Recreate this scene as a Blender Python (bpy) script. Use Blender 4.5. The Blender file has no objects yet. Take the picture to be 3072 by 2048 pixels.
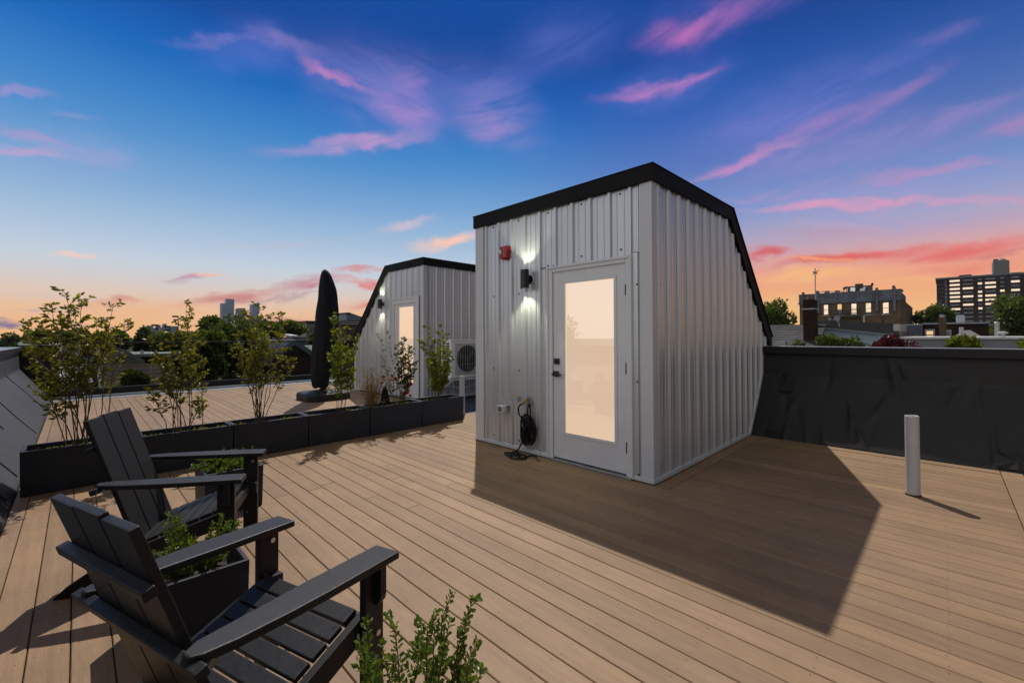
import bpy, bmesh, math, random
import numpy as np
from mathutils import Vector, Matrix

scene = bpy.context.scene
COL = scene.collection
R = math.radians
rnd = random.Random(7)
GROUND = -9.5
HAZE = 0.00006

# ------------------------------------------------------------------ camera
CAM_H = 1.4
FPX, YAW, PITCH, ROLL, CY = 1298.1, 0.7833, 0.0148, -0.0035, 989.5   # in pixels of a 3072 x 2048 frame
FW = np.array([math.cos(YAW)*math.cos(PITCH), math.sin(YAW)*math.cos(PITCH), math.sin(PITCH)])
_rt = np.array([math.sin(YAW), -math.cos(YAW), 0.0])
_up = np.cross(_rt, FW)
RT = _rt*math.cos(ROLL) + _up*math.sin(ROLL)
UP = _up*math.cos(ROLL) - _rt*math.sin(ROLL)
EYE = np.array([0.0, 0.0, CAM_H])

def ray(u, v):
    return FW + RT*(u-1536)/FPX - UP*(v-CY)/FPX
def on_x(u, v, k):
    d = ray(u, v); t = k/d[0]; return EYE + d*t
def on_y(u, v, k):
    d = ray(u, v); t = k/d[1]; return EYE + d*t
def on_z(u, v, k):
    d = ray(u, v); t = (k-CAM_H)/d[2]; return EYE + d*t

cam_d = bpy.data.cameras.new('camera')
cam = bpy.data.objects.new('camera', cam_d); COL.objects.link(cam)
cam_d.sensor_width = 36.0
cam_d.lens = FPX/3072*36
cam_d.shift_y = -(1024-CY)/3072
cam_d.clip_start = 0.05
cam_d.clip_end = 20000
m = Matrix(((RT[0], UP[0], -FW[0], 0), (RT[1], UP[1], -FW[1], 0), (RT[2], UP[2], -FW[2], CAM_H), (0, 0, 0, 1)))
cam.matrix_world = m
scene.camera = cam
scene.view_settings.view_transform = 'Standard'
scene.view_settings.look = 'None'
scene.view_settings.exposure = 0.0
scene.view_settings.gamma = 1.0
scene.render.resolution_x = 1024
scene.render.resolution_y = 682

# ------------------------------------------------------------------ colour + materials
def lin(c):
    r = []
    for v in c:
        v = v/255.0
        r.append(v/12.92 if v <= 0.04045 else ((v+0.055)/1.055)**2.4)
    return tuple(r)

MATS = {}
class NT:
    def __init__(s, tree):
        s.t = tree; s.t.nodes.clear()
    def n(s, typ, **kw):
        nd = s.t.nodes.new(typ)
        for k, v in kw.items():
            if k == 'inp':
                for i, val in v.items():
                    if hasattr(val, 'bl_rna') and val.bl_rna.identifier.startswith('NodeSocket'):
                        s.t.links.new(val, nd.inputs[i])
                    else:
                        nd.inputs[i].default_value = val
            else:
                setattr(nd, k, v)
        return nd
    def l(s, a, b):
        s.t.links.new(a, b)
    def math(s, op, a, b=0.0, c=None, clamp=False):
        nd = s.t.nodes.new('ShaderNodeMath'); nd.operation = op; nd.use_clamp = clamp
        for i, v in enumerate((a, b) if c is None else (a, b, c)):
            if isinstance(v, (int, float)):
                nd.inputs[i].default_value = v
            else:
                s.t.links.new(v, nd.inputs[i])
        return nd.outputs[0]
    def mix(s, f, a, b, blend='MIX'):
        nd = s.t.nodes.new('ShaderNodeMix'); nd.data_type = 'RGBA'; nd.blend_type = blend
        for sock, v in ((nd.inputs['Factor'], f), (nd.inputs[6], a), (nd.inputs[7], b)):
            if isinstance(v, (int, float)):
                sock.default_value = v
            elif isinstance(v, tuple):
                sock.default_value = (*v, 1.0) if len(v) == 3 else v
            else:
                s.t.links.new(v, sock)
        return nd.outputs[2]

def mat(name, col, rough=0.6, metal=0.0, var=0.12, scale=6.0, bump=0.0, bscale=80.0, stretch=(1, 1, 1), island=0.0, spec=0.5, dirt=0.0):
    if name in MATS: return MATS[name]
    m = bpy.data.materials.new(name); m.use_nodes = True
    g = NT(m.node_tree)
    out = g.n('ShaderNodeOutputMaterial')
    p = g.n('ShaderNodeBsdfPrincipled')
    p.inputs['Roughness'].default_value = rough
    p.inputs['Metallic'].default_value = metal
    p.inputs['Specular IOR Level'].default_value = spec
    tc = g.n('ShaderNodeTexCoord')
    mp = g.n('ShaderNodeMapping'); mp.inputs['Scale'].default_value = stretch
    g.l(tc.outputs['Object'], mp.inputs['Vector'])
    nz = g.n('ShaderNodeTexNoise', inp={'Scale': scale, 'Detail': 6.0, 'Roughness': 0.6})
    g.l(mp.outputs[0], nz.inputs['Vector'])
    f = g.n('ShaderNodeMapRange', inp={0: nz.outputs['Fac'], 1: 0.25, 2: 0.75, 3: 1-var, 4: 1+var})
    fac = f.outputs[0]
    if island:
        ge = g.n('ShaderNodeNewGeometry')
        f2 = g.n('ShaderNodeMapRange', inp={0: ge.outputs['Random Per Island'], 3: 1-island, 4: 1+island})
        fac = g.math('MULTIPLY', fac, f2.outputs[0])
    c = g.n('ShaderNodeVectorMath', operation='SCALE')
    c.inputs[0].default_value = col[:3]
    g.l(fac, c.inputs['Scale'])
    colo = c.outputs[0]
    if dirt:
        nd = g.n('ShaderNodeTexNoise', inp={'Scale': 1.7, 'Detail': 8.0, 'Roughness': 0.7})
        g.l(tc.outputs['Object'], nd.inputs['Vector'])
        dm = g.n('ShaderNodeMapRange', inp={0: nd.outputs['Fac'], 1: 0.5, 2: 0.75, 3: 0.0, 4: dirt})
        colo = g.mix(dm.outputs[0], colo, tuple(x*0.45 for x in col[:3]))
    g.l(colo, p.inputs['Base Color'])
    rr = g.n('ShaderNodeMapRange', inp={0: nz.outputs['Fac'], 1: 0.2, 2: 0.8, 3: max(0.02, rough-0.08), 4: min(1, rough+0.08)})
    g.l(rr.outputs[0], p.inputs['Roughness'])
    if bump:
        nb = g.n('ShaderNodeTexNoise', inp={'Scale': bscale, 'Detail': 4.0})
        g.l(mp.outputs[0], nb.inputs['Vector'])
        b = g.n('ShaderNodeBump', inp={'Strength': bump, 'Distance': 0.004})
        g.l(nb.outputs['Fac'], b.inputs['Height'])
        g.l(b.outputs[0], p.inputs['Normal'])
    g.l(p.outputs[0], out.inputs['Surface'])
    MATS[name] = m
    return m

def emit(name, col, strength, base=(0.1, 0.1, 0.1), rough=0.05, ior=1.5, var=0.0, scale=8.0, stretch=(1, 1, 1)):
    m = bpy.data.materials.new(name); m.use_nodes = True
    g = NT(m.node_tree); out = g.n('ShaderNodeOutputMaterial'); p = g.n('ShaderNodeBsdfPrincipled')
    p.inputs['Base Color'].default_value = (*base, 1); p.inputs['Roughness'].default_value = rough
    p.inputs['IOR'].default_value = ior
    p.inputs['Emission Strength'].default_value = strength
    if var:
        tc = g.n('ShaderNodeTexCoord'); mp = g.n('ShaderNodeMapping'); mp.inputs['Scale'].default_value = stretch
        g.l(tc.outputs['Object'], mp.inputs['Vector'])
        nz = g.n('ShaderNodeTexNoise', inp={'Scale': scale, 'Detail': 3.0}); g.l(mp.outputs[0], nz.inputs['Vector'])
        f = g.n('ShaderNodeMapRange', inp={0: nz.outputs['Fac'], 1: 0.3, 2: 0.7, 3: 1-var, 4: 1+var*0.4})
        c = g.n('ShaderNodeVectorMath', operation='SCALE'); c.inputs[0].default_value = col; g.l(f.outputs[0], c.inputs['Scale'])
        g.l(c.outputs[0], p.inputs['Emission Color'])
    else:
        p.inputs['Emission Color'].default_value = (*col, 1)
    g.l(p.outputs[0], out.inputs['Surface'])
    return m

def leaf_mat(name, c1, c2, trans=0.35, rough=0.45):
    m = bpy.data.materials.new(name); m.use_nodes = True
    g = NT(m.node_tree); out = g.n('ShaderNodeOutputMaterial'); p = g.n('ShaderNodeBsdfPrincipled')
    p.inputs['Roughness'].default_value = rough
    ge = g.n('ShaderNodeNewGeometry')
    tc = g.n('ShaderNodeTexCoord')
    nz = g.n('ShaderNodeTexNoise', inp={'Scale': 2.5, 'Detail': 3.0}); g.l(tc.outputs['Object'], nz.inputs['Vector'])
    f = g.math('ADD', g.math('MULTIPLY', ge.outputs['Random Per Island'], 0.6), g.math('MULTIPLY', nz.outputs['Fac'], 0.5), clamp=True)
    c = g.mix(f, c1, c2)
    g.l(c, p.inputs['Base Color'])
    t = g.n('ShaderNodeBsdfTranslucent')
    ct = g.mix(1.0, c, (1.5, 1.5, 0.55), 'MULTIPLY')
    g.l(ct, t.inputs['Color'])
    mx = g.n('ShaderNodeMixShader'); mx.inputs[0].default_value = trans
    g.l(p.outputs[0], mx.inputs[1]); g.l(t.outputs[0], mx.inputs[2])
    g.l(mx.outputs[0], out.inputs['Surface'])
    return m

def brick_mat(name, c1, c2, mortar, plane='YZ', scale=1.0, rough=0.85, bw=0.22, bh=0.075, msize=0.012):
    m = bpy.data.materials.new(name); m.use_nodes = True
    g = NT(m.node_tree); out = g.n('ShaderNodeOutputMaterial'); p = g.n('ShaderNodeBsdfPrincipled')
    p.inputs['Roughness'].default_value = rough; p.inputs['Specular IOR Level'].default_value = 0.08
    tc = g.n('ShaderNodeTexCoord'); sx = g.n('ShaderNodeSeparateXYZ'); g.l(tc.outputs['Object'], sx.inputs[0])
    cb = g.n('ShaderNodeCombineXYZ')
    s = g.math('ADD', sx.outputs[0], sx.outputs[1])
    g.l(s, cb.inputs[0]); g.l(sx.outputs[2], cb.inputs[1])
    b = g.n('ShaderNodeTexBrick', inp={'Scale': scale, 'Mortar Size': msize, 'Brick Width': bw, 'Row Height': bh, 'Bias': -0.2})
    b.inputs['Color1'].default_value = (*c1, 1); b.inputs['Color2'].default_value = (*c2, 1); b.inputs['Mortar'].default_value = (*mortar, 1)
    g.l(cb.outputs[0], b.inputs['Vector'])
    nz = g.n('ShaderNodeTexNoise', inp={'Scale': 0.8, 'Detail': 6.0}); g.l(tc.outputs['Object'], nz.inputs['Vector'])
    f = g.n('ShaderNodeMapRange', inp={0: nz.outputs['Fac'], 1: 0.3, 2: 0.7, 3: 0.75, 4: 1.2})
    c = g.n('ShaderNodeVectorMath', operation='SCALE'); g.l(b.outputs['Color'], c.inputs[0]); g.l(f.outputs[0], c.inputs['Scale'])
    g.l(c.outputs[0], p.inputs['Base Color'])
    g.l(p.outputs[0], out.inputs['Surface'])
    return m

# ------------------------------------------------------------------ mesh builder
WL = {}
class MB:
    def __init__(s):
        s.v = []; s.f = []; s.m = []
    def add(s, vs, fs, mi=0):
        o = len(s.v); s.v.extend([tuple(map(float, x)) for x in vs])
        for f in fs:
            s.f.append(tuple(i+o for i in f)); s.m.append(mi)
        return s
    def box(s, x0, x1, y0, y1, z0, z1, mi=0):
        if x0 > x1: x0, x1 = x1, x0
        if y0 > y1: y0, y1 = y1, y0
        if z0 > z1: z0, z1 = z1, z0
        vs = [(x0,y0,z0),(x1,y0,z0),(x1,y1,z0),(x0,y1,z0),(x0,y0,z1),(x1,y0,z1),(x1,y1,z1),(x0,y1,z1)]
        return s.add(vs, [(0,3,2,1),(4,5,6,7),(0,1,5,4),(1,2,6,5),(2,3,7,6),(3,0,4,7)], mi)
    def hexa(s, b, t, mi=0):       # bottom 4, top 4 (ccw from above)
        return s.add(list(b)+list(t), [(0,3,2,1),(4,5,6,7),(0,1,5,4),(1,2,6,5),(2,3,7,6),(3,0,4,7)], mi)
    def prism(s, poly, axis, a, b, mi=0):   # poly of 2D points; axis 'x': (y,z), 'y': (x,z), 'z': (x,y)
        def P(p, k):
            return {'x': (k, p[0], p[1]), 'y': (p[0], k, p[1]), 'z': (p[0], p[1], k)}[axis]
        n = len(poly)
        vs = [P(p, a) for p in poly]+[P(p, b) for p in poly]
        fs = [tuple(range(n))[::-1], tuple(range(n, 2*n))]+[(i, (i+1) % n, n+(i+1) % n, n+i) for i in range(n)]
        return s.add(vs, fs, mi)
    def tube(s, pts, rad, n=8, mi=0, cap=True):
        pts = [np.array(p, float) for p in pts]
        if not hasattr(rad, '__len__'): rad = [rad]*len(pts)
        rings = []; prev = None
        for i, p in enumerate(pts):
            d = pts[min(i+1, len(pts)-1)]-pts[max(i-1, 0)]
            d = d/(np.linalg.norm(d)+1e-9)
            if prev is None:
                a = np.cross(d, (0, 0, 1.0))
                if np.linalg.norm(a) < 1e-3: a = np.cross(d, (1.0, 0, 0))
            else:
                a = prev-d*(prev@d)
                if np.linalg.norm(a) < 1e-6: a = np.cross(d, (1.0, 0.3, 0))
            a = a/np.linalg.norm(a); b = np.cross(d, a); prev = a
            rings.append([p+rad[i]*(a*math.cos(t)+b*math.sin(t)) for t in np.linspace(0, 2*math.pi, n, endpoint=False)])
        vs = [q for r in rings for q in r]; fs = []
        for i in range(len(pts)-1):
            for k in range(n):
                fs.append((i*n+k, i*n+(k+1) % n, (i+1)*n+(k+1) % n, (i+1)*n+k))
        if cap:
            fs.append(tuple(range(n))[::-1]); fs.append(tuple((len(pts)-1)*n+k for k in range(n)))
        return s.add(vs, fs, mi)
    def lathe(s, c, prof, n=24, mi=0, cap=True):      # prof: list of (r, z)
        vs = []; fs = []
        for r, z in prof:
            for k in range(n):
                t = 2*math.pi*k/n; vs.append((c[0]+r*math.cos(t), c[1]+r*math.sin(t), c[2]+z))
        for i in range(len(prof)-1):
            for k in range(n):
                fs.append((i*n+k, i*n+(k+1) % n, (i+1)*n+(k+1) % n, (i+1)*n+k))
        if cap:
            fs.append(tuple(range(n))[::-1]); fs.append(tuple((len(prof)-1)*n+k for k in range(n)))
        return s.add(vs, fs, mi)
    def disc(s, c, nrm, r, h, n=12, mi=0):
        c = np.array(c, float); nrm = np.array(nrm, float); nrm /= np.linalg.norm(nrm)
        return s.tube([c, c+nrm*h], r, n, mi)
    def grid(s, P, mi=0, flip=False):                # P: array [i][j] -> xyz
        ni, nj = len(P), len(P[0]); o = [tuple(P[i][j]) for i in range(ni) for j in range(nj)]
        fs = []
        for i in range(ni-1):
            for j in range(nj-1):
                q = (i*nj+j, i*nj+j+1, (i+1)*nj+j+1, (i+1)*nj+j)
                fs.append(q[::-1] if flip else q)
        return s.add(o, fs, mi)
    def build(s, name, mats, parent=None, bevel=0.0, smooth=False, local=False, seg=2, extra=None):
        if not isinstance(mats, (list, tuple)): mats = [mats]
        off = np.zeros(3)
        if parent is not None and not local:
            off = np.array(WL.get(parent.name, (0, 0, 0)))
        me = bpy.data.meshes.new(name)
        vs = (np.array(s.v)-off).tolist() if s.v else []
        me.from_pydata(vs, [], s.f)
        for x in mats: me.materials.append(x)
        if len(mats) > 1: me.polygons.foreach_set('material_index', s.m)
        if bevel:
            bm = bmesh.new(); bm.from_mesh(me)
            bmesh.ops.remove_doubles(bm, verts=bm.verts, dist=1e-5)
            bmesh.ops.recalc_face_normals(bm, faces=bm.faces)
            es = [e for e in bm.edges if len(e.link_faces) == 2 and e.calc_face_angle(0) > 0.6]
            bmesh.ops.bevel(bm, geom=es, offset=bevel, segments=seg, profile=0.5, affect='EDGES', clamp_overlap=True)
            if extra is not None:
                ev = [bm.verts.new(v) for v in extra.v]
                for f in extra.f:
                    bm.faces.new([ev[i] for i in f]).material_index = 1
            bm.to_mesh(me); bm.free()
        if smooth:
            me.polygons.foreach_set('use_smooth', [True]*len(me.polygons))
        me.update()
        o = bpy.data.objects.new(name, me); COL.objects.link(o)
        if parent is not None:
            o.parent = parent
            WL[o.name] = WL.get(parent.name, (0, 0, 0))
        return o

def tag(o, label, cat=None, group=None):
    o['label'] = label
    if cat: o['category'] = cat
    if group: o['group'] = group
    return o
def thing(name, label, cat, loc=(0, 0, 0), rotz=0.0, group=None):
    o = bpy.data.objects.new(name, None); COL.objects.link(o)
    o.location = tuple(map(float, loc)); o.rotation_euler = (0, 0, rotz); o.empty_display_size = 0.1
    WL[o.name] = tuple(map(float, loc))
    return tag(o, label, cat, group)
def structure(o):
    o['kind'] = 'structure'; return o
def stuff(o, label=None):
    o['kind'] = 'stuff'
    if label: o['label'] = label
    return o

# ------------------------------------------------------------------ shared materials
def deck_material():
    m = bpy.data.materials.new('composite_deck'); m.use_nodes = True
    g = NT(m.node_tree); out = g.n('ShaderNodeOutputMaterial'); p = g.n('ShaderNodeBsdfPrincipled')
    tc = g.n('ShaderNodeTexCoord'); ge = g.n('ShaderNodeNewGeometry')
    mp = g.n('ShaderNodeMapping'); mp.inputs['Scale'].default_value = (26.0, 0.9, 1.0)
    g.l(tc.outputs['Object'], mp.inputs['Vector'])
    mpo = g.n('ShaderNodeVectorMath', operation='ADD')
    cbx = g.n('ShaderNodeCombineXYZ'); g.l(g.math('MULTIPLY', ge.outputs['Random Per Island'], 57.0), cbx.inputs[1])
    g.l(mp.outputs[0], mpo.inputs[0]); g.l(cbx.outputs[0], mpo.inputs[1])
    n1 = g.n('ShaderNodeTexNoise', inp={'Scale': 1.0, 'Detail': 5.0, 'Roughness': 0.6}); g.l(mpo.outputs[0], n1.inputs['Vector'])
    mp2 = g.n('ShaderNodeMapping'); mp2.inputs['Scale'].default_value = (420.0, 9.0, 1.0)
    g.l(tc.outputs['Object'], mp2.inputs['Vector'])
    n2 = g.n('ShaderNodeTexNoise', inp={'Scale': 1.0, 'Detail': 3.0, 'Roughness': 0.6}); g.l(mp2.outputs[0], n2.inputs['Vector'])
    n3 = g.n('ShaderNodeTexNoise', inp={'Scale': 1.6, 'Detail': 8.0, 'Roughness': 0.68}); g.l(tc.outputs['Object'], n3.inputs['Vector'])
    f = g.n('ShaderNodeMapRange', inp={0: n1.outputs['Fac'], 1: 0.3, 2: 0.7, 3: 0.86, 4: 1.12}).outputs[0]
    f2 = g.n('ShaderNodeMapRange', inp={0: n2.outputs['Fac'], 1: 0.3, 2: 0.7, 3: 0.84, 4: 1.15}).outputs[0]
    f3 = g.n('ShaderNodeMapRange', inp={0: ge.outputs['Random Per Island'], 3: 0.87, 4: 1.12}).outputs[0]
    f4 = g.n('ShaderNodeMapRange', inp={0: n3.outputs['Fac'], 1: 0.28, 2: 0.68, 3: 0.80, 4: 1.09}).outputs[0]
    fac = g.math('MULTIPLY', g.math('MULTIPLY', f, f2), g.math('MULTIPLY', f3, f4))
    r2 = g.math('FRACT', g.math('MULTIPLY', ge.outputs['Random Per Island'], 17.31))
    base = g.mix(r2, DECK_A, DECK_B)
    c = g.n('ShaderNodeVectorMath', operation='SCALE'); g.l(base, c.inputs[0]); g.l(fac, c.inputs['Scale'])
    g.l(c.outputs[0], p.inputs['Base Color'])
    p.inputs['Roughness'].default_value = 0.62
    p.inputs['Specular IOR Level'].default_value = 0.35
    b = g.n('ShaderNodeBump', inp={'Strength': 0.35, 'Distance': 0.0015}); g.l(n2.outputs['Fac'], b.inputs['Height'])
    g.l(b.outputs[0], p.inputs['Normal'])
    g.l(p.outputs[0], out.inputs['Surface'])
    return m
DECK_A = (0.242, 0.152, 0.083)
DECK_B = (0.216, 0.139, 0.081)
M_deck = deck_material()
M_deckscrew = mat('deck_screw', (0.035, 0.024, 0.018), 0.7)
M_under = mat('dark_underlay', (0.014, 0.012, 0.011), 0.9)
M_memb = mat('roof_membrane', (0.027, 0.0285, 0.033), 0.62, var=0.16, scale=3.0, bump=0.4, bscale=25, dirt=0.4)
M_memb_shade = mat('shaded_membrane', (0.0115, 0.0115, 0.012), 0.55, var=0.2, scale=2.5, bump=0.35, bscale=30, spec=0.35)  # left wall's membrane again, its shade put into a darker colour
M_lowroof = mat('low_roof_membrane', (0.03, 0.042, 0.07), 0.6, var=0.2, scale=3.0)
M_patch = mat('patch_membrane', (0.005, 0.005, 0.0055), 0.5, spec=0.3)
M_coping = mat('dark_coping', (0.008, 0.0085, 0.010), 0.45, metal=0.0, var=0.1, spec=0.3)
M_coplit = mat('coping_lit_edge', (0.16, 0.18, 0.2), 0.4, metal=0.3)  # pale colour stands in for the highlight along the coping
M_strip = mat('zinc_strip', (0.24, 0.26, 0.29), 0.45, metal=0.3, var=0.15, scale=4, dirt=0.3)
M_steel = mat('white_steel_panel', (0.53, 0.55, 0.59), 0.35, metal=0.5, var=0.05, scale=2.0, stretch=(6, 6, 0.5), bump=0.06, bscale=160, dirt=0.12)
M_trim = mat('steel_trim', (0.52, 0.535, 0.565), 0.42, var=0.05, scale=8.0, bump=0.25, bscale=110)
M_fascia = mat('black_fascia', (0.0125, 0.013, 0.0145), 0.7, var=0.12, scale=5, spec=0.1)
M_rooftop = mat('roof_black', (0.012, 0.012, 0.014), 0.95, spec=0.05)
M_white = mat('white_paint', (0.60, 0.615, 0.645), 0.42, var=0.05, scale=5, bump=0.1, bscale=60, dirt=0.08)
M_blackmetal = mat('black_metal', (0.012, 0.012, 0.013), 0.4, var=0.1)
M_screw = mat('panel_screw', (0.03, 0.03, 0.032), 0.5, metal=0.5)
M_hdpe = mat('black_hdpe', (0.0165, 0.0165, 0.0185), 0.42, var=0.25, scale=60, bump=0.25, bscale=600, spec=0.25)
M_bolt = mat('steel_bolt', (0.6, 0.6, 0.6), 0.3, metal=1.0)
M_planter = mat('charcoal_planter', (0.024, 0.028, 0.039), 0.55, var=0.25, scale=9, bump=0.3, bscale=120, dirt=0.3, spec=0.25)
M_soil = mat('soil', (0.03, 0.021, 0.014), 0.95, var=0.5, scale=30, bump=1.0, bscale=60)
M_plastic = mat('black_plastic', (0.016, 0.018, 0.023), 0.5, var=0.15, spec=0.25)
M_cloth = mat('umbrella_cloth', (0.014, 0.016, 0.021), 0.8, var=0.2, scale=8, bump=0.3, bscale=150, spec=0.1)
M_pvc = mat('white_pvc', (0.42, 0.42, 0.44), 0.4, var=0.06, scale=10, dirt=0.1)
M_hose = mat('rubber_hose', (0.008, 0.008, 0.008), 0.5, var=0.2, spec=0.2)
M_red = mat('red_alarm', (0.30, 0.006, 0.016), 0.35)
M_clear = mat('clear_plastic', (0.55, 0.56, 0.57), 0.12, spec=0.8)
M_galv = mat('galvanised', (0.33, 0.34, 0.36), 0.35, metal=0.7)
M_brass = mat('brass', (0.45, 0.28, 0.1), 0.35, metal=0.9)
M_acwhite = mat('ac_enamel', (0.74, 0.745, 0.74), 0.4, var=0.05)
M_acdark = mat('ac_dark', (0.02, 0.021, 0.023), 0.6)
M_bark = mat('bark', (0.075, 0.055, 0.04), 0.9, var=0.3, scale=20)
M_twig = mat('twig', (0.10, 0.07, 0.045), 0.85, var=0.3, scale=20)
M_leafA = leaf_mat('leaf_olive', (0.035, 0.042, 0.007), (0.24, 0.225, 0.016), 0.48)
M_leafB = leaf_mat('leaf_lime', (0.045, 0.07, 0.009), (0.25, 0.28, 0.02), 0.48)
M_leafBox = leaf_mat('leaf_boxwood', (0.022, 0.048, 0.010), (0.14, 0.205, 0.026), 0.40, 0.35)
M_leafRose = leaf_mat('leaf_rose', (0.05, 0.07, 0.02), (0.18, 0.17, 0.05), 0.35)
M_leafDead = leaf_mat('leaf_dead', (0.12, 0.07, 0.03), (0.26, 0.16, 0.07), 0.3, 0.7)
M_leafTree = leaf_mat('leaf_tree', (0.014, 0.028, 0.006), (0.085, 0.125, 0.02), 0.35)
M_leafTree2 = leaf_mat('leaf_tree_bright', (0.022, 0.042, 0.008), (0.105, 0.145, 0.024), 0.35)
M_leafYel = leaf_mat('leaf_yellow', (0.04, 0.06, 0.008), (0.16, 0.185, 0.022), 0.4)
M_leafRed = leaf_mat('leaf_maroon', (0.022, 0.004, 0.007), (0.10, 0.016, 0.022), 0.3)
M_sedum = leaf_mat('leaf_sedum', (0.12, 0.13, 0.01), (0.34, 0.33, 0.03), 0.3)
M_rose = leaf_mat('rose_petal', (0.32, 0.004, 0.02), (0.62, 0.02, 0.06), 0.3)
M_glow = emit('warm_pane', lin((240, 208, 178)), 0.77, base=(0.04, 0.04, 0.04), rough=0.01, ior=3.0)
M_lamp = emit('lamp_glow', (1.0, 0.98, 0.85), 14.0)

# ------------------------------------------------------------------ DECK, ROOF, GROUND
BX = 0.1365; BX0 = -0.0112
HX, HYR, HYL, HTOP, HBOT = 3.84, 1.957, 4.474, 3.020, 2.866     # near hut: front plane, right side, left side, fascia top / bottom
def board(mb, x0, x1, y0, y1, z=0.0, c=0.0035, t=0.024):
    vs = [(x0+c,y0+c,z),(x1-c,y0+c,z),(x1-c,y1-c,z),(x0+c,y1-c,z),
          (x0,y0,z-c),(x1,y0,z-c),(x1,y1,z-c),(x0,y1,z-c),(x0,y0,z-t),(x1,y0,z-t),(x1,y1,z-t),(x0,y1,z-t)]
    fs = [(0,1,2,3),(4,5,1,0),(5,6,2,1),(6,7,3,2),(7,4,0,3),(8,9,5,4),(9,10,6,5),(10,11,7,6),(11,8,4,7)]
    mb.add(vs, fs, 0)
mb = MB()
gap = 0.0042
screws = []
def run(xa, xb, y0, y1, seed):
    r = random.Random(seed)
    L = r.uniform(3.2, 6.1); y = y0
    stops = [y0]
    while y+L < y1-0.8:
        y += L; stops.append(y); L = 6.1
    stops.append(y1)
    for a, b in zip(stops[:-1], stops[1:]):
        board(mb, xa+gap/2, xb-gap/2, a+0.0009, b-0.0009, r.uniform(-0.0008, 0.0008))
        for e in (a+0.02, b-0.02): screws.extend([(xa+0.028, e), (xb-0.028, e)])
    k = math.ceil((y0+0.1)/0.405)
    while k*0.405 < y1-0.1:
        if k*0.405 < 7.5: screws.extend([(xa+0.028, k*0.405+r.uniform(-.006, .006)), (xb-0.028, k*0.405+r.uniform(-.006, .006))])
        k += 1
k = 0
kmin = int(math.floor((-0.37-BX0)/BX)); kmax = int(math.ceil((6.72-BX0)/BX))
for k in range(kmin, kmax+1):
    xa = max(BX0+k*BX, -0.375); xb = min(BX0+(k+1)*BX, 6.715)
    if xb-xa < 0.03: continue
    # section towards / behind the camera
    run(xa, xb, -3.2, -0.555, 900+k)
    if xb <= HX-0.02:
        end = 13.74
        run(xa, xb, -0.395, end, k)
    elif xa < HX-0.02:
        run(xa, xb, -0.395, HYR-0.165, k); run(xa, HX-0.010, HYR-0.165, HYL+0.05, k); run(xa, xb, HYL+0.05, 13.74, k+40)
    elif xb <= 6.565:
        run(xa, xb, -0.395, HYR-0.165, k)
    if xa >= HX-0.12 and xb <= 5.28 and xa > HX-0.02:
        run(xa, xb, HYL+0.06, 6.18, 300+k)
        if xb <= 4.98: run(xa, xb, 6.18, 13.74, 500+k)
        else: run(xa, xb, 8.0, 13.74, 500+k)
# border boards (picture frame) along hut side, along right parapet, and the near cross board
board(mb, HX-0.02, 6.568, HYR-0.160, HYR-0.022)
board(mb, 6.572, 6.713, -0.395, HYR-0.022)
board(mb, -0.375, 3.2, -0.55, -0.40); board(mb, 3.203, 6.713, -0.55, -0.40)
xs_gap = [BX0+k*BX for k in range(kmin, kmax+2)]
for x, y in screws:
    if y > 8: continue
    r0 = 0.0027; z = 0.0016
    mb.add([(x+r0*math.cos(t), y+r0*math.sin(t), z) for t in np.linspace(0, 2*math.pi, 7)[:-1]], [(0,1,2,3,4,5)], 1)
deck = structure(mb.build('deck', [M_deck, M_deckscrew])); deck['label'] = 'tan composite deck boards covering the roof terrace'

mb = MB()
mb.box(-0.42, 6.76, -5.0, 15.2, -0.40, -0.045)
roof = structure(mb.build('roof', M_under)); roof['label'] = 'dark roof surface under the deck boards'
mb = MB(); mb.box(4.995, 8.6, 6.2, 7.97, -0.040, -0.034)
structure(mb.build('low_roof', M_lowroof))['label'] = 'dark blue membrane roof strip between the two white huts'
mb = MB(); mb.box(-0.375, 8.0, 13.75, 14.62, -0.03, 0.004); mb.box(-0.375, 8.0, 14.2, 14.62, 0.004, 0.02)
structure(mb.build('gutter_strip', M_strip))['label'] = 'grey metal gutter strip along the far deck edge'
mb = MB(); mb.box(-1.25, 8.6, -5.2, 15.3, GROUND-0.5, -0.41)
structure(mb.build('roof_base', mat('render_wall', (0.25, 0.24, 0.23), 0.85)))['label'] = 'plain masonry storeys that carry the roof terrace'
# ground
S0, S1 = -1480, 3680
mb = MB(); mb.add([(S0,S0,GROUND),(S1,S0,GROUND),(S1,S1,GROUND),(S0,S1,GROUND)], [(0,1,2,3)])
structure(mb.build('ground', mat('ground', (0.05, 0.055, 0.04), 0.95, var=0.4, scale=0.08)))['label'] = 'dark ground of yards and streets between the houses'

# ------------------------------------------------------------------ PARAPETS
def wrinkles(rng, n, y0, y1, t0, t1):
    W = []
    for _ in range(n):
        W.append((rng.uniform(y0, y1), rng.uniform(t0, t1), rng.uniform(-0.5, 0.5), rng.uniform(0.10, 0.32), rng.uniform(0.018, 0.05), rng.uniform(0.008, 0.026)*rng.choice((1, 1, 1, -0.6))))
    return W
def wr(W, y, t):
    s = 0.0
    for (cy, ct, an, L, w, a) in W:
        dy, dt = y-cy, t-ct
        p = dt*math.cos(an)+dy*math.sin(an); q = dy*math.cos(an)-dt*math.sin(an)
        e = (p/L)**2+(q/w)**2
        if e < 6: s += a*math.exp(-e)
    return s
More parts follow.
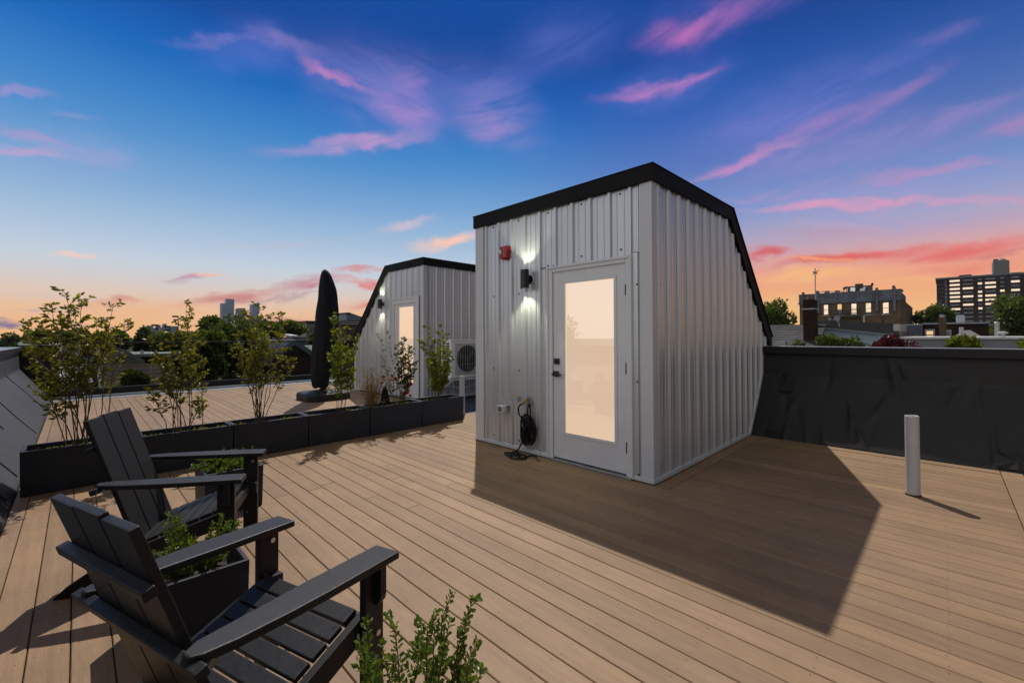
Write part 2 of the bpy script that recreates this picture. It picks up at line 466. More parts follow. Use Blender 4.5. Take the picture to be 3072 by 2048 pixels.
# right parapet: base at X=6.72, cant to (7.30, .81), then upright to the coping at z 1.16
pr = thing('parapet_wall', 'low parapet wall in wrinkled roof membrane coloured dark for its shade, right of the near hut', 'wall', (6.72, -1.0, 0))
rng = random.Random(3)
W = wrinkles(rng, 36, -1.6, 1.9, 0.05, 1.2)
prof = [(6.722, -0.05), (6.722, 0.0), (7.30, 0.81), (7.335, 1.13)]
acc = [0, 0.05, 0.05+0.996, 0.05+0.996+0.32]
def pp(t, pr_=prof):
    for i in range(3):
        if t <= acc[i+1] or i == 2:
            f = (t-acc[i])/(acc[i+1]-acc[i]); a, b = pr_[i], pr_[i+1]
            return a[0]+(b[0]-a[0])*f, a[1]+(b[1]-a[1])*f
ts = np.linspace(0, acc[3], 56)
ys = list(np.arange(-5.0, -1.8, 0.4))+list(np.arange(-1.8, 1.955, 0.022))+[1.955]
P = []
for y in ys:
    row = []
    for t in ts:
        x, z = pp(t)
        h = wr(W, y, t)+0.005*math.sin(y*2.1+t)+0.003*math.sin(y*5.3-t*2)
        # round the fold
        row.append((x-0.81*h, y, z+0.58*h))
    P.append(row)
mb = MB(); mb.grid(P)
ys2 = [4.48, 6, 8, 10, 12, 14.6]
mb.grid([[(pp(t)[0], y, pp(t)[1]) for t in ts[::6]] for y in ys2])
mb.box(7.345, 7.60, -5.0, 15.0, -0.4, 1.12)
mb.build('wall_membrane', M_memb_shade, pr, smooth=True)
mb = MB(); mb.box(7.268, 7.68, -5.0, HYR-0.035, 1.128, 1.232); mb.box(7.30, 7.66, 4.55, 15.0, 1.128, 1.232)
mb.build('coping', M_coping, pr, bevel=0.006)
mb = MB(); mb.box(7.266, 7.68, -5.0, -0.12, 1.2335, 1.2395); mb.box(7.266, 7.68, -0.117, HYR-0.035, 1.2335, 1.2395)
mb.build('coping_highlight', M_coplit, pr)  # pale sheet laid on the coping as its lit top edge
def patch(y, t, wy, wt, n=14):
    mb = MB(); pts = []
    for k in range(28):
        a = 2*math.pi*k/28; c, s = math.cos(a), math.sin(a)
        e = 0.42
        yy = y+wy*math.copysign(abs(c)**e, c); tt = t+wt*math.copysign(abs(s)**e, s)
        tt = max(0.052, min(acc[3]-.02, tt))
        x, z = pp(tt); h = wr(W, yy, tt)+0.006+0.005*math.sin(yy*2.1+tt)+0.003*math.sin(yy*5.3-tt*2)+0.012
        pts.append((x-.81*h, yy, z+.58*h))
    c = np.mean(pts, axis=0)
    mb.add(pts+[c], [(k, (k+1) % 28, 28) for k in range(28)])
    return mb.build('membrane_patch', M_patch, pr)
patch(1.60, 0.92, 0.085, 0.15); patch(1.66, 0.09, 0.09, 0.07); patch(-0.52, 0.16, 0.16, 0.09)

# left parapet
pl = thing('parapet_wall', 'grey sunlit parapet wall with sloped membrane base along the left deck edge', 'wall', (-0.37, 6.0, 0))
rng = random.Random(11)
prof2 = [(-0.378, -0.05), (-0.378, 0.0), (-0.90, 0.72), (-0.925, 1.09)]
acc2 = [0, 0.05, 0.05+0.889, 0.05+0.889+0.37]
def pp2(t):
    for i in range(3):
        if t <= acc2[i+1] or i == 2:
            f = (t-acc2[i])/(acc2[i+1]-acc2[i]); a, b = prof2[i], prof2[i+1]
            return a[0]+(b[0]-a[0])*f, a[1]+(b[1]-a[1])*f
W2 = wrinkles(rng, 26, 4.0, 14, 0.2, 1.0)
ts2 = np.linspace(0, acc2[3], 40)
P = []
for y in list(np.arange(-5, 3.0, 0.8))+list(np.arange(3.0, 14.6, 0.06))+[14.6]:
    P.append([(pp2(t)[0]+0.8*h, y, pp2(t)[1]+0.58*h) for t in ts2 for h in [0.5*wr(W2, y, t)+0.004*math.sin(y*1.7+2*t)]])
mb = MB(); mb.grid(P, flip=True); mb.box(-1.2, -0.94, -5.0, 14.9, -0.4, 1.08)
mb.build('wall_membrane', M_memb, pl, smooth=True)
mb = MB(); mb.box(-1.28, -0.872, -5.0, 14.72, 1.10, 1.192); mb.build('coping', M_coping, pl, bevel=0.006)
mb = MB(); mb.box(-1.27, -0.866, -5.0, 14.72, 1.1935, 1.199); mb.box(-0.935, -0.915, -5, 14.6, 1.062, 1.0985)
mb.build('coping_highlight', M_coplit, pl)
mb = MB()
for y, t0, t1 in ((5.55, .1, .93), (6.45, .1, .93), (7.9, .45, .93), (9.2, .1, .93), (11.9, .1, .95), (6.2, .94, 1.28), (7.3, .94, 1.28), (9.0, .94, 1.28), (10.4, .94, 1.28)):
    pts = []
    for t in np.linspace(t0, t1, 10):
        x, z = pp2(t); h = 0.5*wr(W2, y, t)+0.004*math.sin(y*1.7+2*t)
        pts.append((x+.8*h+.002, y+0.03*math.sin(t*5+y), z+.58*h+.002))
    mb.tube(pts, 0.007, 6)
mb.build('membrane_seam', M_patch, pl)

# short black end wall and glass railing at the far end
ew = thing('end_wall', 'short black wall block closing the left parapet beside the glass railing', 'wall', (-0.6, 14.7, 0))
mb = MB(); mb.box(-0.93, -0.29, 14.66, 14.95, -0.04, 1.19); mb.build('wall_body', mat('black_wall', (0.008, 0.009, 0.012), 0.6), ew, bevel=0.01)
mb = MB(); mb.box(-0.95, -0.27, 14.64, 14.97, 1.192, 1.235); mb.build('coping', M_coping, ew, bevel=0.004)
gr = thing('glass_railing', 'frameless glass railing with black top rail and base shoe at far deck edge', 'railing', (2.5, 14.75, 0))
mb = MB(); mb.box(-0.28, 8.0, 14.70, 14.80, 0.0, 0.17); mb.build('base_shoe', M_blackmetal, gr, bevel=0.004)
mb = MB(); mb.box(-0.28, 8.0, 14.72, 14.78, 1.245, 1.298); mb.build('top_rail', M_blackmetal, gr, bevel=0.004)
M_glass = bpy.data.materials.new('railing_glass'); M_glass.use_nodes = True
g = NT(M_glass.node_tree); out = g.n('ShaderNodeOutputMaterial')
tr = g.n('ShaderNodeBsdfTransparent'); tr.inputs[0].default_value = (0.60, 0.64, 0.63, 1)
gl = g.n('ShaderNodeBsdfGlossy'); gl.inputs['Roughness'].default_value = 0.02; gl.inputs['Color'].default_value = (0.8, 0.85, 0.9, 1)
fr = g.n('ShaderNodeFresnel'); fr.inputs['IOR'].default_value = 1.45
mx = g.n('ShaderNodeMixShader'); g.l(g.math('MULTIPLY', fr.outputs[0], 0.14), mx.inputs[0]); g.l(tr.outputs[0], mx.inputs[1]); g.l(gl.outputs[0], mx.inputs[2])
g.l(mx.outputs[0], out.inputs['Surface'])
x = -0.27
while x < 7.9:
    x1 = min(x+1.64, 7.99)
    mb = MB(); mb.box(x+0.004, x1-0.004, 14.744, 14.756, 0.172, 1.243); mb.build('glass_panel', M_glass, gr)
    x = x1

# ------------------------------------------------------------------ CORRUGATED HUTS
PER = 0.2362
def rib_profile(s0, s1, phase):
    pts = [(s0, 0.0)]
    k = math.floor((s0-phase)/PER)-1
    shape = [(-0.030, 0), (-0.013, .024), (0.013, .024), (0.030, 0),
             (0.064, 0), (0.070, .0065), (0.082, .0065), (0.088, 0), (0.148, 0), (0.154, .0065), (0.166, .0065), (0.172, 0)]
    while phase+k*PER < s1+PER:
        for ds, o in shape:
            s = phase+k*PER+ds
            if s0+1e-4 < s < s1-1e-4: pts.append((s, o))
        k += 1
    pts.append((s1, 0.0))
    return pts
def corrugated(mb, s0, s1, zlo, zhi, place, phase, breaks=()):
    pts = rib_profile(s0, s1, phase)
    for b in breaks:
        if s0 < b < s1:
            for i in range(len(pts)-1):
                if pts[i][0] < b < pts[i+1][0]:
                    f = (b-pts[i][0])/(pts[i+1][0]-pts[i][0]); pts.insert(i+1, (b, pts[i][1]+f*(pts[i+1][1]-pts[i][1]))); break
    for a, b in zip(pts[:-1], pts[1:]):
        za, zb, ya, yb = zlo(a[0]), zlo(b[0]), zhi(a[0]), zhi(b[0])
        if ya-za < 0.002 and yb-zb < 0.002: continue
        mb.add([place(a[0], a[1], za), place(b[0], b[1], zb), place(b[0], b[1], yb), place(a[0], a[1], ya)], [(0, 1, 2, 3)])

def door_set(hut, X, y0, y1, ztop, slab, glass, hinge_left=False, detail=True):
    """door in a wall of plane X facing -X; y0<y1 outer frame; slab (ya,yb,z0,z1); glass (ya,yb,z0,z1)"""
    ya, yb, z0, z1 = slab
    mb = MB()
    t = 0.055
    for w, d0, d1 in ((1.0, X-0.034, X+0.05),):
        mb.box(d0, d1, y0, ya+0.002, 0.01, ztop); mb.box(d0, d1, yb-0.002, y1, 0.01, ztop); mb.box(d0, d1, ya+0.004, yb-0.004, z1-0.002, ztop-0.002)
    # raised outer moulding
    mb.box(X-0.046, X-0.033, y0+0.004, y0+0.032, 0.012, ztop-0.004); mb.box(X-0.046, X-0.033, y1-0.032, y1-0.004, 0.012, ztop-0.004); mb.box(X-0.0455, X-0.033, y0+0.034, y1-0.034, ztop-0.032, ztop-0.0045)
    mb.build('door_frame', M_white, hut, bevel=0.004)
    mb = MB(); mb.box(X-0.06, X+0.05, y0+0.01, y1-0.01, 0.0, 0.028); mb.build('threshold', M_galv, hut, bevel=0.003)
    ga, gb, g0, g1 = glass
    d0, d1 = X-0.016, X+0.03
    mb = MB()
    mb.box(d0, d1, ya+0.006, ga, z0, z1); mb.box(d0, d1, gb, yb-0.006, z0, z1)
    mb.box(d0, d1, ga+0.0005, gb-0.0005, z0, g0); mb.box(d0, d1, ga+0.0005, gb-0.0005, g1, z1)
    dr = mb.build('door', M_white, hut)
    mb = MB()
    b = 0.028
    for (a0, a1, c0, c1) in ((ga-b, ga+0.006, g0-b, g1+b), (gb-0.006, gb+b, g0-b, g1+b)):
        mb.box(d0-0.008, d0-0.001, a0, a1, c0, c1)
    mb.box(d0-0.0078, d0-0.001, ga+0.0062, gb-0.0062, g0-b, g0+0.006); mb.box(d0-0.0078, d0-0.001, ga+0.0062, gb-0.0062, g1-0.006, g1+b)
    mb.build('pane_moulding', M_white, dr, bevel=0.003)
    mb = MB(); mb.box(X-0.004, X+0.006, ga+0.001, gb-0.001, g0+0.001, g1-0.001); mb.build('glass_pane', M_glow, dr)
    return dr

def sconce(X, Y, zc, label):
    t = thing('wall_sconce', label, 'wall lamp', (X, Y, zc), 0, 'up and down wall sconces on the huts')
    cx = X-0.105; r = 0.052; h = 0.11
    mb = MB()
    n = 28
    mb.lathe((cx, Y, zc), [(r-0.006, -h+0.03), (r-0.006, -h), (r, -h), (r, h), (r-0.006, h), (r-0.006, h-0.03)], n, cap=False)
    mb.lathe((cx, Y, zc), [(r-0.0065, -h+0.031), (r-0.0065, h-0.031)], n)
    mb.build('lamp_body', M_blackmetal, t, smooth=False)
    mb = MB(); mb.disc((cx+r-0.004, Y, zc), (1, 0, 0), 0.030, 0.035, 20); mb.disc((X-0.028, Y, zc), (1, 0, 0), 0.054, 0.016, 28)
    mb.build('lamp_arm', M_blackmetal, t)
    mb = MB(); mb.disc((X-0.020, Y, zc), (1, 0, 0), 0.058, 0.020, 28); mb.build('backplate', M_white, t)
    for sg in (1, -1):
        mb = MB(); mb.lathe((cx, Y, zc+sg*(h-0.029)), [(0.036, 0), (0.036, sg*0.003)], 20); mb.build('lamp_lens', M_lamp, t)
        ld = bpy.data.lights.new('sconce_beam', 'SPOT'); ld.energy = 17.0; ld.color = (0.97, 1.0, 0.66)
        ld.spot_size = R(98); ld.spot_blend = 0.6; ld.shadow_soft_size = 0.01
        lo = bpy.data.objects.new('sconce_beam', ld); COL.objects.link(lo); lo.parent = t
        lo.location = (cx-X-0.012, 0.026, sg*(h-0.010)); lo.rotation_euler = (R(180) if sg > 0 else 0, 0, 0)
    return t

def dots(mb, pts, nrm, r=0.009):
    for p in pts:
        mb.disc(p, nrm, r, 0.006, 8)

# ---- near hut
KX, KZ = 5.99, 3.05          # roof kink
FXE, FZE = 7.70, 1.41        # foot of the slope
hut = thing('roof_hut', 'near white corrugated steel stair hut with black fascia and glowing door', 'roof hut', (HX, HYR, 0), 0, 'white corrugated stair huts')
def fz(x):                   # underside of fascia along the side
    if x <= KX-0.06: return HBOT+(x-HX)*0.013
    return max(0.3, HBOT+(KX-0.06-HX)*0.013-(x-KX+0.06)*0.955)
def lo1(x):
    if x <= 6.68: return 0.045
    if x <= 7.30: return max(0.045, (x-6.70)/0.58*0.80+0.03)
    return 1.235
fd = (2.139, 3.232, 2.197)   # door frame outer
mb = MB()
pf = lambda s, o, z: (HX-o, s, z)
zb = lambda s: 0.045
zt = lambda s: HBOT+0.02
corrugated(mb, HYR+0.002, fd[0]+0.01, zb, zt, lambda s, o, z: pf(s, o, z), 0.0+2.166)
corrugated(mb, fd[0]+0.01, fd[1]-0.01, lambda s: fd[2]-0.01, zt, pf, 2.166)
corrugated(mb, fd[1]-0.01, HYL-0.002, zb, zt, pf, 2.166)
n0 = len(mb.f)
for zz in (2.827, 1.922, 0.983, 0.12):
    for yy in (4.16, 3.70): dots(mb, [(HX, yy, zz)], (-1, 0, 0), .010)
for yy in (3.227, 2.756, 2.283): dots(mb, [(HX, yy, 2.826)], (-1, 0, 0), 0.010)
for yy, zz in ((2.277, 2.266), (2.758, 2.263), (3.227, 2.213), (3.142, 2.21), (2.094, 1.90), (2.095, .958), (2.093, .067)):
    dots(mb, [(HX-0.016 if yy < 2.1 else HX, yy, zz)], (-1, 0, 0), 0.010)
mb.box(HX-0.0215, HX-0.0005, 3.233, 3.372, 2.192, 2.197); mb.box(HX-0.0215, HX-0.0005, 2.08, 2.138, 2.2085, 2.2135)
for q_ in range(n0, len(mb.f)): mb.m[q_] = 1
mb.build('front_wall', [M_steel, M_screw], hut)
mb = MB()
corrugated(mb, HX+0.002, 7.62, lo1, lambda s: fz(s)+0.02, lambda s, o, z: (s, HYR-o, z), 3.945+0.02, (6.68, 7.30, 7.301, KX-0.06))
n0 = len(mb.f)
for x_ in np.arange(4.017, 7.2, 0.4735):
    for zz in (1.905, 0.968, 0.12, 2.80):
        if lo1(x_)+0.05 < zz < fz(x_)-0.03: dots(mb, [(x_, HYR, zz)], (0, -1, 0), 0.010)
for q_ in range(n0, len(mb.f)): mb.m[q_] = 1
mb.build('side_wall', [M_steel, M_screw], hut)
mb = MB()
corrugated(mb, HX+0.002, 7.62, lo1, lambda s: fz(s)+0.02, lambda s, o, z: (s, HYL+o, z), 3.945+0.02, (6.68, 7.30, 7.301, KX-0.06))
mb.build('side_wall', M_steel, hut)
# trims: corners, base flashing
mb = MB()
w, o = 0.105, 0.024
mb.box(HX-o, HX+0.003, HYR-o, HYR+w, 0.03, HBOT+0.01); mb.box(HX+0.004, HX+w*0.75, HYR-o, HYR+0.003, 0.03, HBOT+0.012)
mb.build('corner_trim', M_trim, hut, bevel=0.003)
mb = MB()
mb.box(HX-o, HX+0.003, HYL-w*1.3, HYL+o, 0.03, HBOT+0.01); mb.box(HX+0.004, HX+w*0.75, HYL-0.003, HYL+o, 0.03, HBOT+0.01)
mb.build('corner_trim', M_trim, hut, bevel=0.003)
mb = MB()
mb.box(HX-0.020, HX+0.004, fd[0]-0.052, fd[0]-0.001, 0.03, fd[2]+0.012)          # flat strip right of the door
mb.build('door_side_trim', M_steel, hut)
mb = MB()
mb.box(HX-0.030, HX, fd[1]-0.0, HYL+0.030, 0.012, 0.05); mb.box(HX-0.0305, HX, HYR-0.030, fd[0], 0.012, 0.0505)
mb.box(HX+0.001, 6.665, HYR-0.032, HYR-0.001, 0.010, 0.052)
# flashing climbing the cant beside the parapet
mb.prism([(6.63, 0.012), (6.69, 0.012), (7.345, 0.82), (7.345, 1.235), (7.275, 1.235), (7.275, 0.84)], 'y', HYR-0.030, HYR-0.002)
mb.build('base_flashing', M_trim, hut, bevel=0.002)
mb = MB(); mb.box(HX-0.012, HX+0.05, HYR-0.012, HYL+0.012, -0.03, 0.011); mb.box(HX, 6.7, HYR-0.012, HYR+0.05, -0.031, 0.0095)
mb.build('base_gap', M_under, hut)
# fascia
e = 0.045
mb = MB()
mb.box(HX-e, HX-e+0.022, HYR-e+0.0225, 4.12, HBOT, HTOP); mb.box(HX-e, HX-e+0.022, 4.122, HYL+e, HBOT, HTOP)
mb.box(HX-e-0.006, HX+0.02, HYR-e-0.006, HYL+e+0.006, HTOP+0.001, HTOP+0.012)
mb.box(HX-e+0.023, HX-0.001, HYR-e+0.023, HYL+e-0.023, HBOT+0.002, HBOT+0.008)
for yb0, yb1 in ((HYR-e, HYR-e+0.022), (HYL+e-0.022, HYL+e-0.0005)):
    mb.prism([(HX-e, HBOT), (KX-0.07, HBOT+0.028), (FXE-0.06, 1.235), (FXE+0.03, 1.235), (FXE+0.03, 1.39), (KX, KZ), (HX-e, HTOP)], 'y', yb0, yb1)
mb.box(HX-e+0.023, KX-0.08, HYR-e+0.023, HYR-0.001, HBOT+0.0285, HBOT+0.034)
mb.prism([(KX-0.09, HBOT+0.036), (KX-0.07, HBOT+0.03), (FXE-0.06, 1.238), (FXE-0.06, 1.248)], 'y', HYR-e+0.0225, HYR-0.001)
mb.build('fascia', M_fascia, hut, bevel=0.002)
mb = MB()
mb.prism([(HX-0.02, HTOP-0.012), (KX-0.01, KZ-0.01), (FXE+0.02, 1.40), (FXE+0.02, 1.36), (KX-0.03, KZ-0.05), (HX-0.02, HTOP-0.05)], 'y', HYR-e+0.024, HYL+e-0.024)
mb.prism([(HX-e+0.005, HTOP+0.0125), (KX+0.005, KZ+0.014), (KX+0.005, KZ+0.003), (HX-e+0.005, HTOP+0.0015)], 'y', HYR-e-0.006, HYR-e+0.05)
mb.prism([(KX+0.006, KZ+0.014), (FXE+0.05, 1.39), (FXE+0.04, 1.375), (KX+0.006, KZ)], 'y', HYR-e-0.014, HYR-e+0.07)
mb.build('roof_cover', M_rooftop, hut)
mb = MB(); mb.box(7.62, 7.66, HYR+0.01, HYL-0.01, 1.24, 1.42); mb.build('back_wall', M_steel, hut)
dr = door_set(hut, HX, fd[0], fd[1], fd[2], (2.211, 3.147, 0.042, 2.127), (2.346, 2.982, 0.331, 1.990))
mb = MB(); mb.box(HX-0.030, HX-0.0155, 3.053, 3.127, 1.084, 1.150); mb.box(HX-0.042, HX-0.0305, 3.083, 3.098, 1.098, 1.135); mb.build('deadbolt', M_blackmetal, dr, bevel=0.002)
mb = MB(); mb.box(HX-0.030, HX-0.0155, 3.065, 3.129, 0.944, 1.006); mb.disc((HX-0.030, 3.098, 0.972), (-1, 0, 0), 0.012, 0.038, 12); mb.box(HX-0.078, HX-0.060, 2.998, 3.122, 0.960, 0.985); mb.box(HX-0.022, HX-0.0165, 3.132, 3.15, 0.95, 1.01)
mb.build('handle', M_blackmetal, dr, bevel=0.002)
for z0, z1 in ((1.80, 1.906), (1.027, 1.136), (0.251, 0.361)):
    mb = MB(); mb.box(HX-0.0365, HX-0.018, 2.205, 2.216, z0, z1); mb.build('hinge', M_blackmetal, dr)

# ---- far hut: front plane X=5.30, right side Y=7.98, slope going away along +Y
GX, GY = 5.30, 7.98
K2, KZ2, F2Y, F2Z = 9.58, 3.11, 11.21, 1.385
B2 = 2.955
hut2 = thing('roof_hut', 'far white corrugated stair hut behind the planters, sloped roof on its left', 'roof hut', (GX, GY, 0), 0, 'white corrugated stair huts')
def fz2(y):
    if y <= K2-0.06: return B2
    return max(0.4, B2-(y-K2+0.06)*1.06)
dy0, dy1, dzt = 8.116, 9.299, 2.288
mb = MB()
pf2 = lambda s, o, z: (GX-o, s, z)
hi2 = lambda s: fz2(s)+0.02
corrugated(mb, GY+0.002, dy0+0.01, zb, hi2, pf2, 8.2)
corrugated(mb, dy0+0.01, dy1-0.01, lambda s: dzt-0.01, hi2, pf2, 8.2)
corrugated(mb, dy1-0.01, F2Y+0.02, zb, hi2, pf2, 8.2, (K2-0.06,))
n0 = len(mb.f)
for y_ in (8.4, 8.87, 9.35): dots(mb, [(GX, y_, 2.40)], (-1, 0, 0), 0.011)
for y_ in (9.6, 10.07, 10.55, 11.0):
    dots(mb, [(GX, y_, 1.12), (GX, y_, 1.9)] if fz2(y_) > 1.95 else [(GX, y_, 1.0)], (-1, 0, 0), 0.011)
for q_ in range(n0, len(mb.f)): mb.m[q_] = 1
mb.build('front_wall', [M_steel, M_screw], hut2)
mb = MB(); corrugated(mb, GX+0.002, 8.5, lambda s: 0.02, lambda s: B2+0.02, lambda s, o, z: (s, GY-o, z), 5.4)
n0 = len(mb.f)
for x_ in np.arange(5.56, 8.2, 0.4735): dots(mb, [(x_, GY, 2.0), (x_, GY, 2.84)], (0, -1, 0), 0.011)
for q_ in range(n0, len(mb.f)): mb.m[q_] = 1
mb.build('side_wall', [M_steel, M_screw], hut2)
mb = MB(); mb.box(GX+0.004, 8.5, F2Y+0.021, F2Y+0.03, 0.02, 1.33); mb.prism([(GY+.01, .02), (GY+.01, B2), (K2-.06, B2), (F2Y+.02, 1.30), (F2Y+.02, .02)], 'x', 8.46, 8.499)
mb.build('back_wall', M_steel, hut2)
mb = MB(); mb.box(GX-o, GX+0.003, GY-o, GY+w, 0.03, B2+0.01); mb.box(GX+0.004, GX+w, GY-o, GY+0.003, 0.03, B2+0.012); mb.build('corner_trim', M_trim, hut2, bevel=0.003)
mb = MB(); mb.box(GX-0.022, GX+0.003, F2Y-0.04, F2Y+0.05, 0.03, 1.30); mb.build('corner_trim', M_trim, hut2, bevel=0.003)
mb = MB(); mb.box(GX-0.03, GX, dy1, F2Y+0.03, 0.01, 0.05); mb.box(GX-0.031, GX, GY-0.03, dy0, 0.01, 0.0505); mb.box(GX+0.001, 8.5, GY-0.032, GY-0.001, 0.0, 0.05); mb.build('base_flashing', M_trim, hut2)
mb = MB()
mb.prism([(GY-e, B2), (K2-0.07, B2), (F2Y-0.03, 1.23), (F2Y+0.06, 1.23), (F2Y+0.06, 1.385), (K2, KZ2), (GY-e, KZ2)], 'x', GX-e, GX-e+0.022)
mb.box(GX-e+0.0225, 8.5, GY-e, GY-e+0.022, B2, KZ2-0.0005)
mb.box(GX-e+0.0225, 8.5, GY-e+0.0225, GY-0.001, B2+0.002, B2+0.008)
mb.prism([(GY-e-0.006, KZ2+0.001), (K2+0.006, KZ2+0.001), (F2Y+0.08, 1.39), (F2Y+0.085, 1.40), (K2+0.008, KZ2+0.013), (GY-e-0.006, KZ2+0.012)], 'x', GX-e-0.007, GX-e+0.05)
mb.box(GX-e+0.0505, 8.5, GY-e-0.007, GY-e+0.05, KZ2+0.001, KZ2+0.012)
mb.build('fascia', M_fascia, hut2, bevel=0.002)
mb = MB(); mb.prism([(GY-e+0.023, KZ2-0.012), (K2-0.01, KZ2-0.012), (F2Y+0.05, 1.375), (F2Y+0.05, 1.33), (K2-0.03, KZ2-0.05), (GY-e+0.023, KZ2-0.05)], 'x', GX-e+0.024, 8.5); mb.build('roof_cover', M_rooftop, hut2)
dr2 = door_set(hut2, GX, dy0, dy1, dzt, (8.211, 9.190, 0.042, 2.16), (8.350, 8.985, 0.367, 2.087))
mb = MB(); mb.box(GX-0.030, GX-0.0155, 9.08, 9.15, 1.10, 1.165); mb.build('deadbolt', M_blackmetal, dr2)
mb = MB(); mb.box(GX-0.030, GX-0.0155, 9.08, 9.15, 0.96, 1.02); mb.box(GX-0.075, GX-0.058, 9.0, 9.14, 0.975, 0.998); mb.box(GX-0.059, GX-0.03, 9.105, 9.125, 0.978, 0.995); mb.build('handle', M_blackmetal, dr2)
mb = MB(); mb.box(GX-0.024, GX+0.003, dy0-0.04, dy0-0.001, 0.03, dzt+0.01); mb.build('door_side_trim', mat('gap_dark', (0.06, 0.06, 0.062), 0.6), hut2)
sconce(HX, 3.505, 2.078, 'black up and down sconce beside the near hut door, fire alarm to its left')
sconce(GX, 9.72, 2.20, 'black up and down sconce on the far hut, half hidden under the sloped roof edge')

# ------------------------------------------------------------------ things on the near hut wall
al = thing('fire_alarm', 'red fire alarm box with clear strobe on the near hut wall', 'fire alarm', (HX, 3.895, 2.455))
mb = MB(); mb.box(HX-0.035, HX-0.02, 3.822, 3.972, 2.372, 2.538); mb.box(HX-0.085, HX-0.0355, 3.832, 3.962, 2.383, 2.528)
mb.box(HX-0.030, HX-0.021, 3.803, 3.8215, 2.44, 2.47); mb.box(HX-0.03, HX-0.021, 3.88, 3.91, 2.5385, 2.552); mb.box(HX-0.03, HX-0.021, 3.88, 3.91, 2.358, 2.3715)
body = mb.build('alarm_body', M_red, al, bevel=0.006)
mb = MB(); mb.lathe((0, 0, 0), [(0.036, 0), (0.034, 0.022), (0.022, 0.036), (0.004, 0.04)], 18)
mb.v = [(HX-0.085-z, 3.938+x, 2.455+y) for x, y, z in mb.v]; mb.build('strobe_lens', M_clear, al, smooth=True)
def letters(txt, size):
    cu = bpy.data.curves.new('lettering', 'FONT'); cu.body = txt; cu.size = size; cu.align_x = 'CENTER'; cu.align_y = 'CENTER'; cu.extrude = 0.0005
    to = bpy.data.objects.new('tmp', cu); COL.objects.link(to)
    bpy.context.view_layer.update()
    me = bpy.data.meshes.new_from_object(to.evaluated_get(bpy.context.evaluated_depsgraph_get()))
    vs = [tuple(v.co) for v in me.vertices]; fs = [tuple(p.vertices) for p in me.polygons]
    bpy.data.objects.remove(to); bpy.data.curves.remove(cu); bpy.data.meshes.remove(me)
    return vs, fs
mb = MB()
for ch, zc in zip('FIRE', (2.493, 2.468, 2.443, 2.418)):
    vs, fs = letters(ch, 0.026)
    mb.add([(HX-0.0865-z, 3.878-x, zc+y) for x, y, z in vs], [f[::-1] for f in fs])
mb.build('lettering', mat('white_letter', (0.75, 0.75, 0.75), 0.5), al)

ob = thing('outlet_box', 'clear plastic weatherproof outlet box low on the near hut wall', 'outlet', (HX, 3.90, 0.5))
mb = MB(); mb.box(HX-0.06, HX-0.002, 3.868, 3.962, 0.462, 0.535); mb.build('outlet_back', M_galv, ob, bevel=0.004)
mb = MB(); mb.box(HX-0.125, HX-0.0605, 3.860, 3.975, 0.455, 0.542); mb.build('outlet_cover', M_clear, ob, bevel=0.008)
mb = MB(); mb.box(HX-0.1275, HX-0.1252, 3.885, 3.952, 0.470, 0.525); mb.build('outlet_window', mat('smoke_window', (0.12, 0.12, 0.125), 0.2), ob)

hb = thing('hose_bib', 'small metal hose tap with round handle on the near hut wall', 'tap', (HX, 3.52, 0.62))
mb = MB(); mb.prism([(3.465, 0.598), (3.50, 0.682), (3.535, 0.69), (3.545, 0.64), (3.52, 0.598)], 'x', HX-0.028, HX-0.02); mb.build('wall_flange', M_galv, hb)
mb = MB(); mb.tube([(HX-0.02, 3.53, 0.645), (HX-0.07, 3.53, 0.645), (HX-0.085, 3.545, 0.625), (HX-0.09, 3.553, 0.60)], [0.014, 0.014, 0.016, 0.017], 10); mb.build('tap_body', M_brass, hb)
mb = MB(); mb.tube([(HX-0.07, 3.53, 0.647), (HX-0.07, 3.62, 0.65)], 0.005, 6)
ring = [(HX-0.075+0.01*math.cos(t), 3.625, 0.645+0) for t in (0,)]
mb.tube([(HX-0.075+0.03*math.sin(t), 3.63+0.0*t, 0.645+0.030*math.cos(t)) for t in np.linspace(0, 2*math.pi, 17)], 0.006, 6, cap=False)
for t in (0, 1.05, 2.1): mb.tube([(HX-0.075+0.03*math.sin(t), 3.63, 0.645+0.03*math.cos(t)), (HX-0.075-0.03*math.sin(t), 3.63, 0.645-0.03*math.cos(t))], 0.004, 6)
mb.build('tap_handle', M_galv, hb)

mb = MB()
rr = random.Random(5); pts = []
def hp(y, z, x=0.06): return (HX-x, y, z)
path = [hp(3.553, .600, .09), hp(3.585, .585, .10), hp(3.618, .545, .10), hp(3.622, .47, .09), hp(3.60, .43, .07)]
for k in range(9):
    ph = rr.uniform(-0.02, 0.02); cyy = 3.545-0.012*k+ph; wz = 0.150+rr.uniform(-0.02, .025); wy = 0.055+rr.uniform(-.018, .03); dep = 0.05+0.012*(k % 5)
    cz = 0.31+rr.uniform(-.03, .015)-(0.05 if k in (3, 7) else 0)
    for t in np.linspace(0.6, 0.6+2*math.pi, 15)[:-1]:
        path.append(hp(cyy+wy*math.sin(t), cz+wz*math.cos(t)*(1 if math.cos(t) < 0 else 0.9), dep+0.012*math.sin(2*t+k)))
path += [hp(3.54, .22, .09), hp(3.57, .12, .11), hp(3.60, .05, .14), hp(3.66, .016, .17)]
# loops lying on the deck
for c, ra, a0, a1 in (((3.62, .20), .10, 0.4, 5.4), ((3.50, .24), .115, 2.6, 8.6)):
    for t in np.linspace(a0, a1, 16): path.append(hp(c[0]+ra*math.cos(t), .014+0.004*math.sin(3*t), c[1]+ra*0.75*math.sin(t)))
path += [hp(3.36, .03, .12), hp(3.26, .016, .17)]
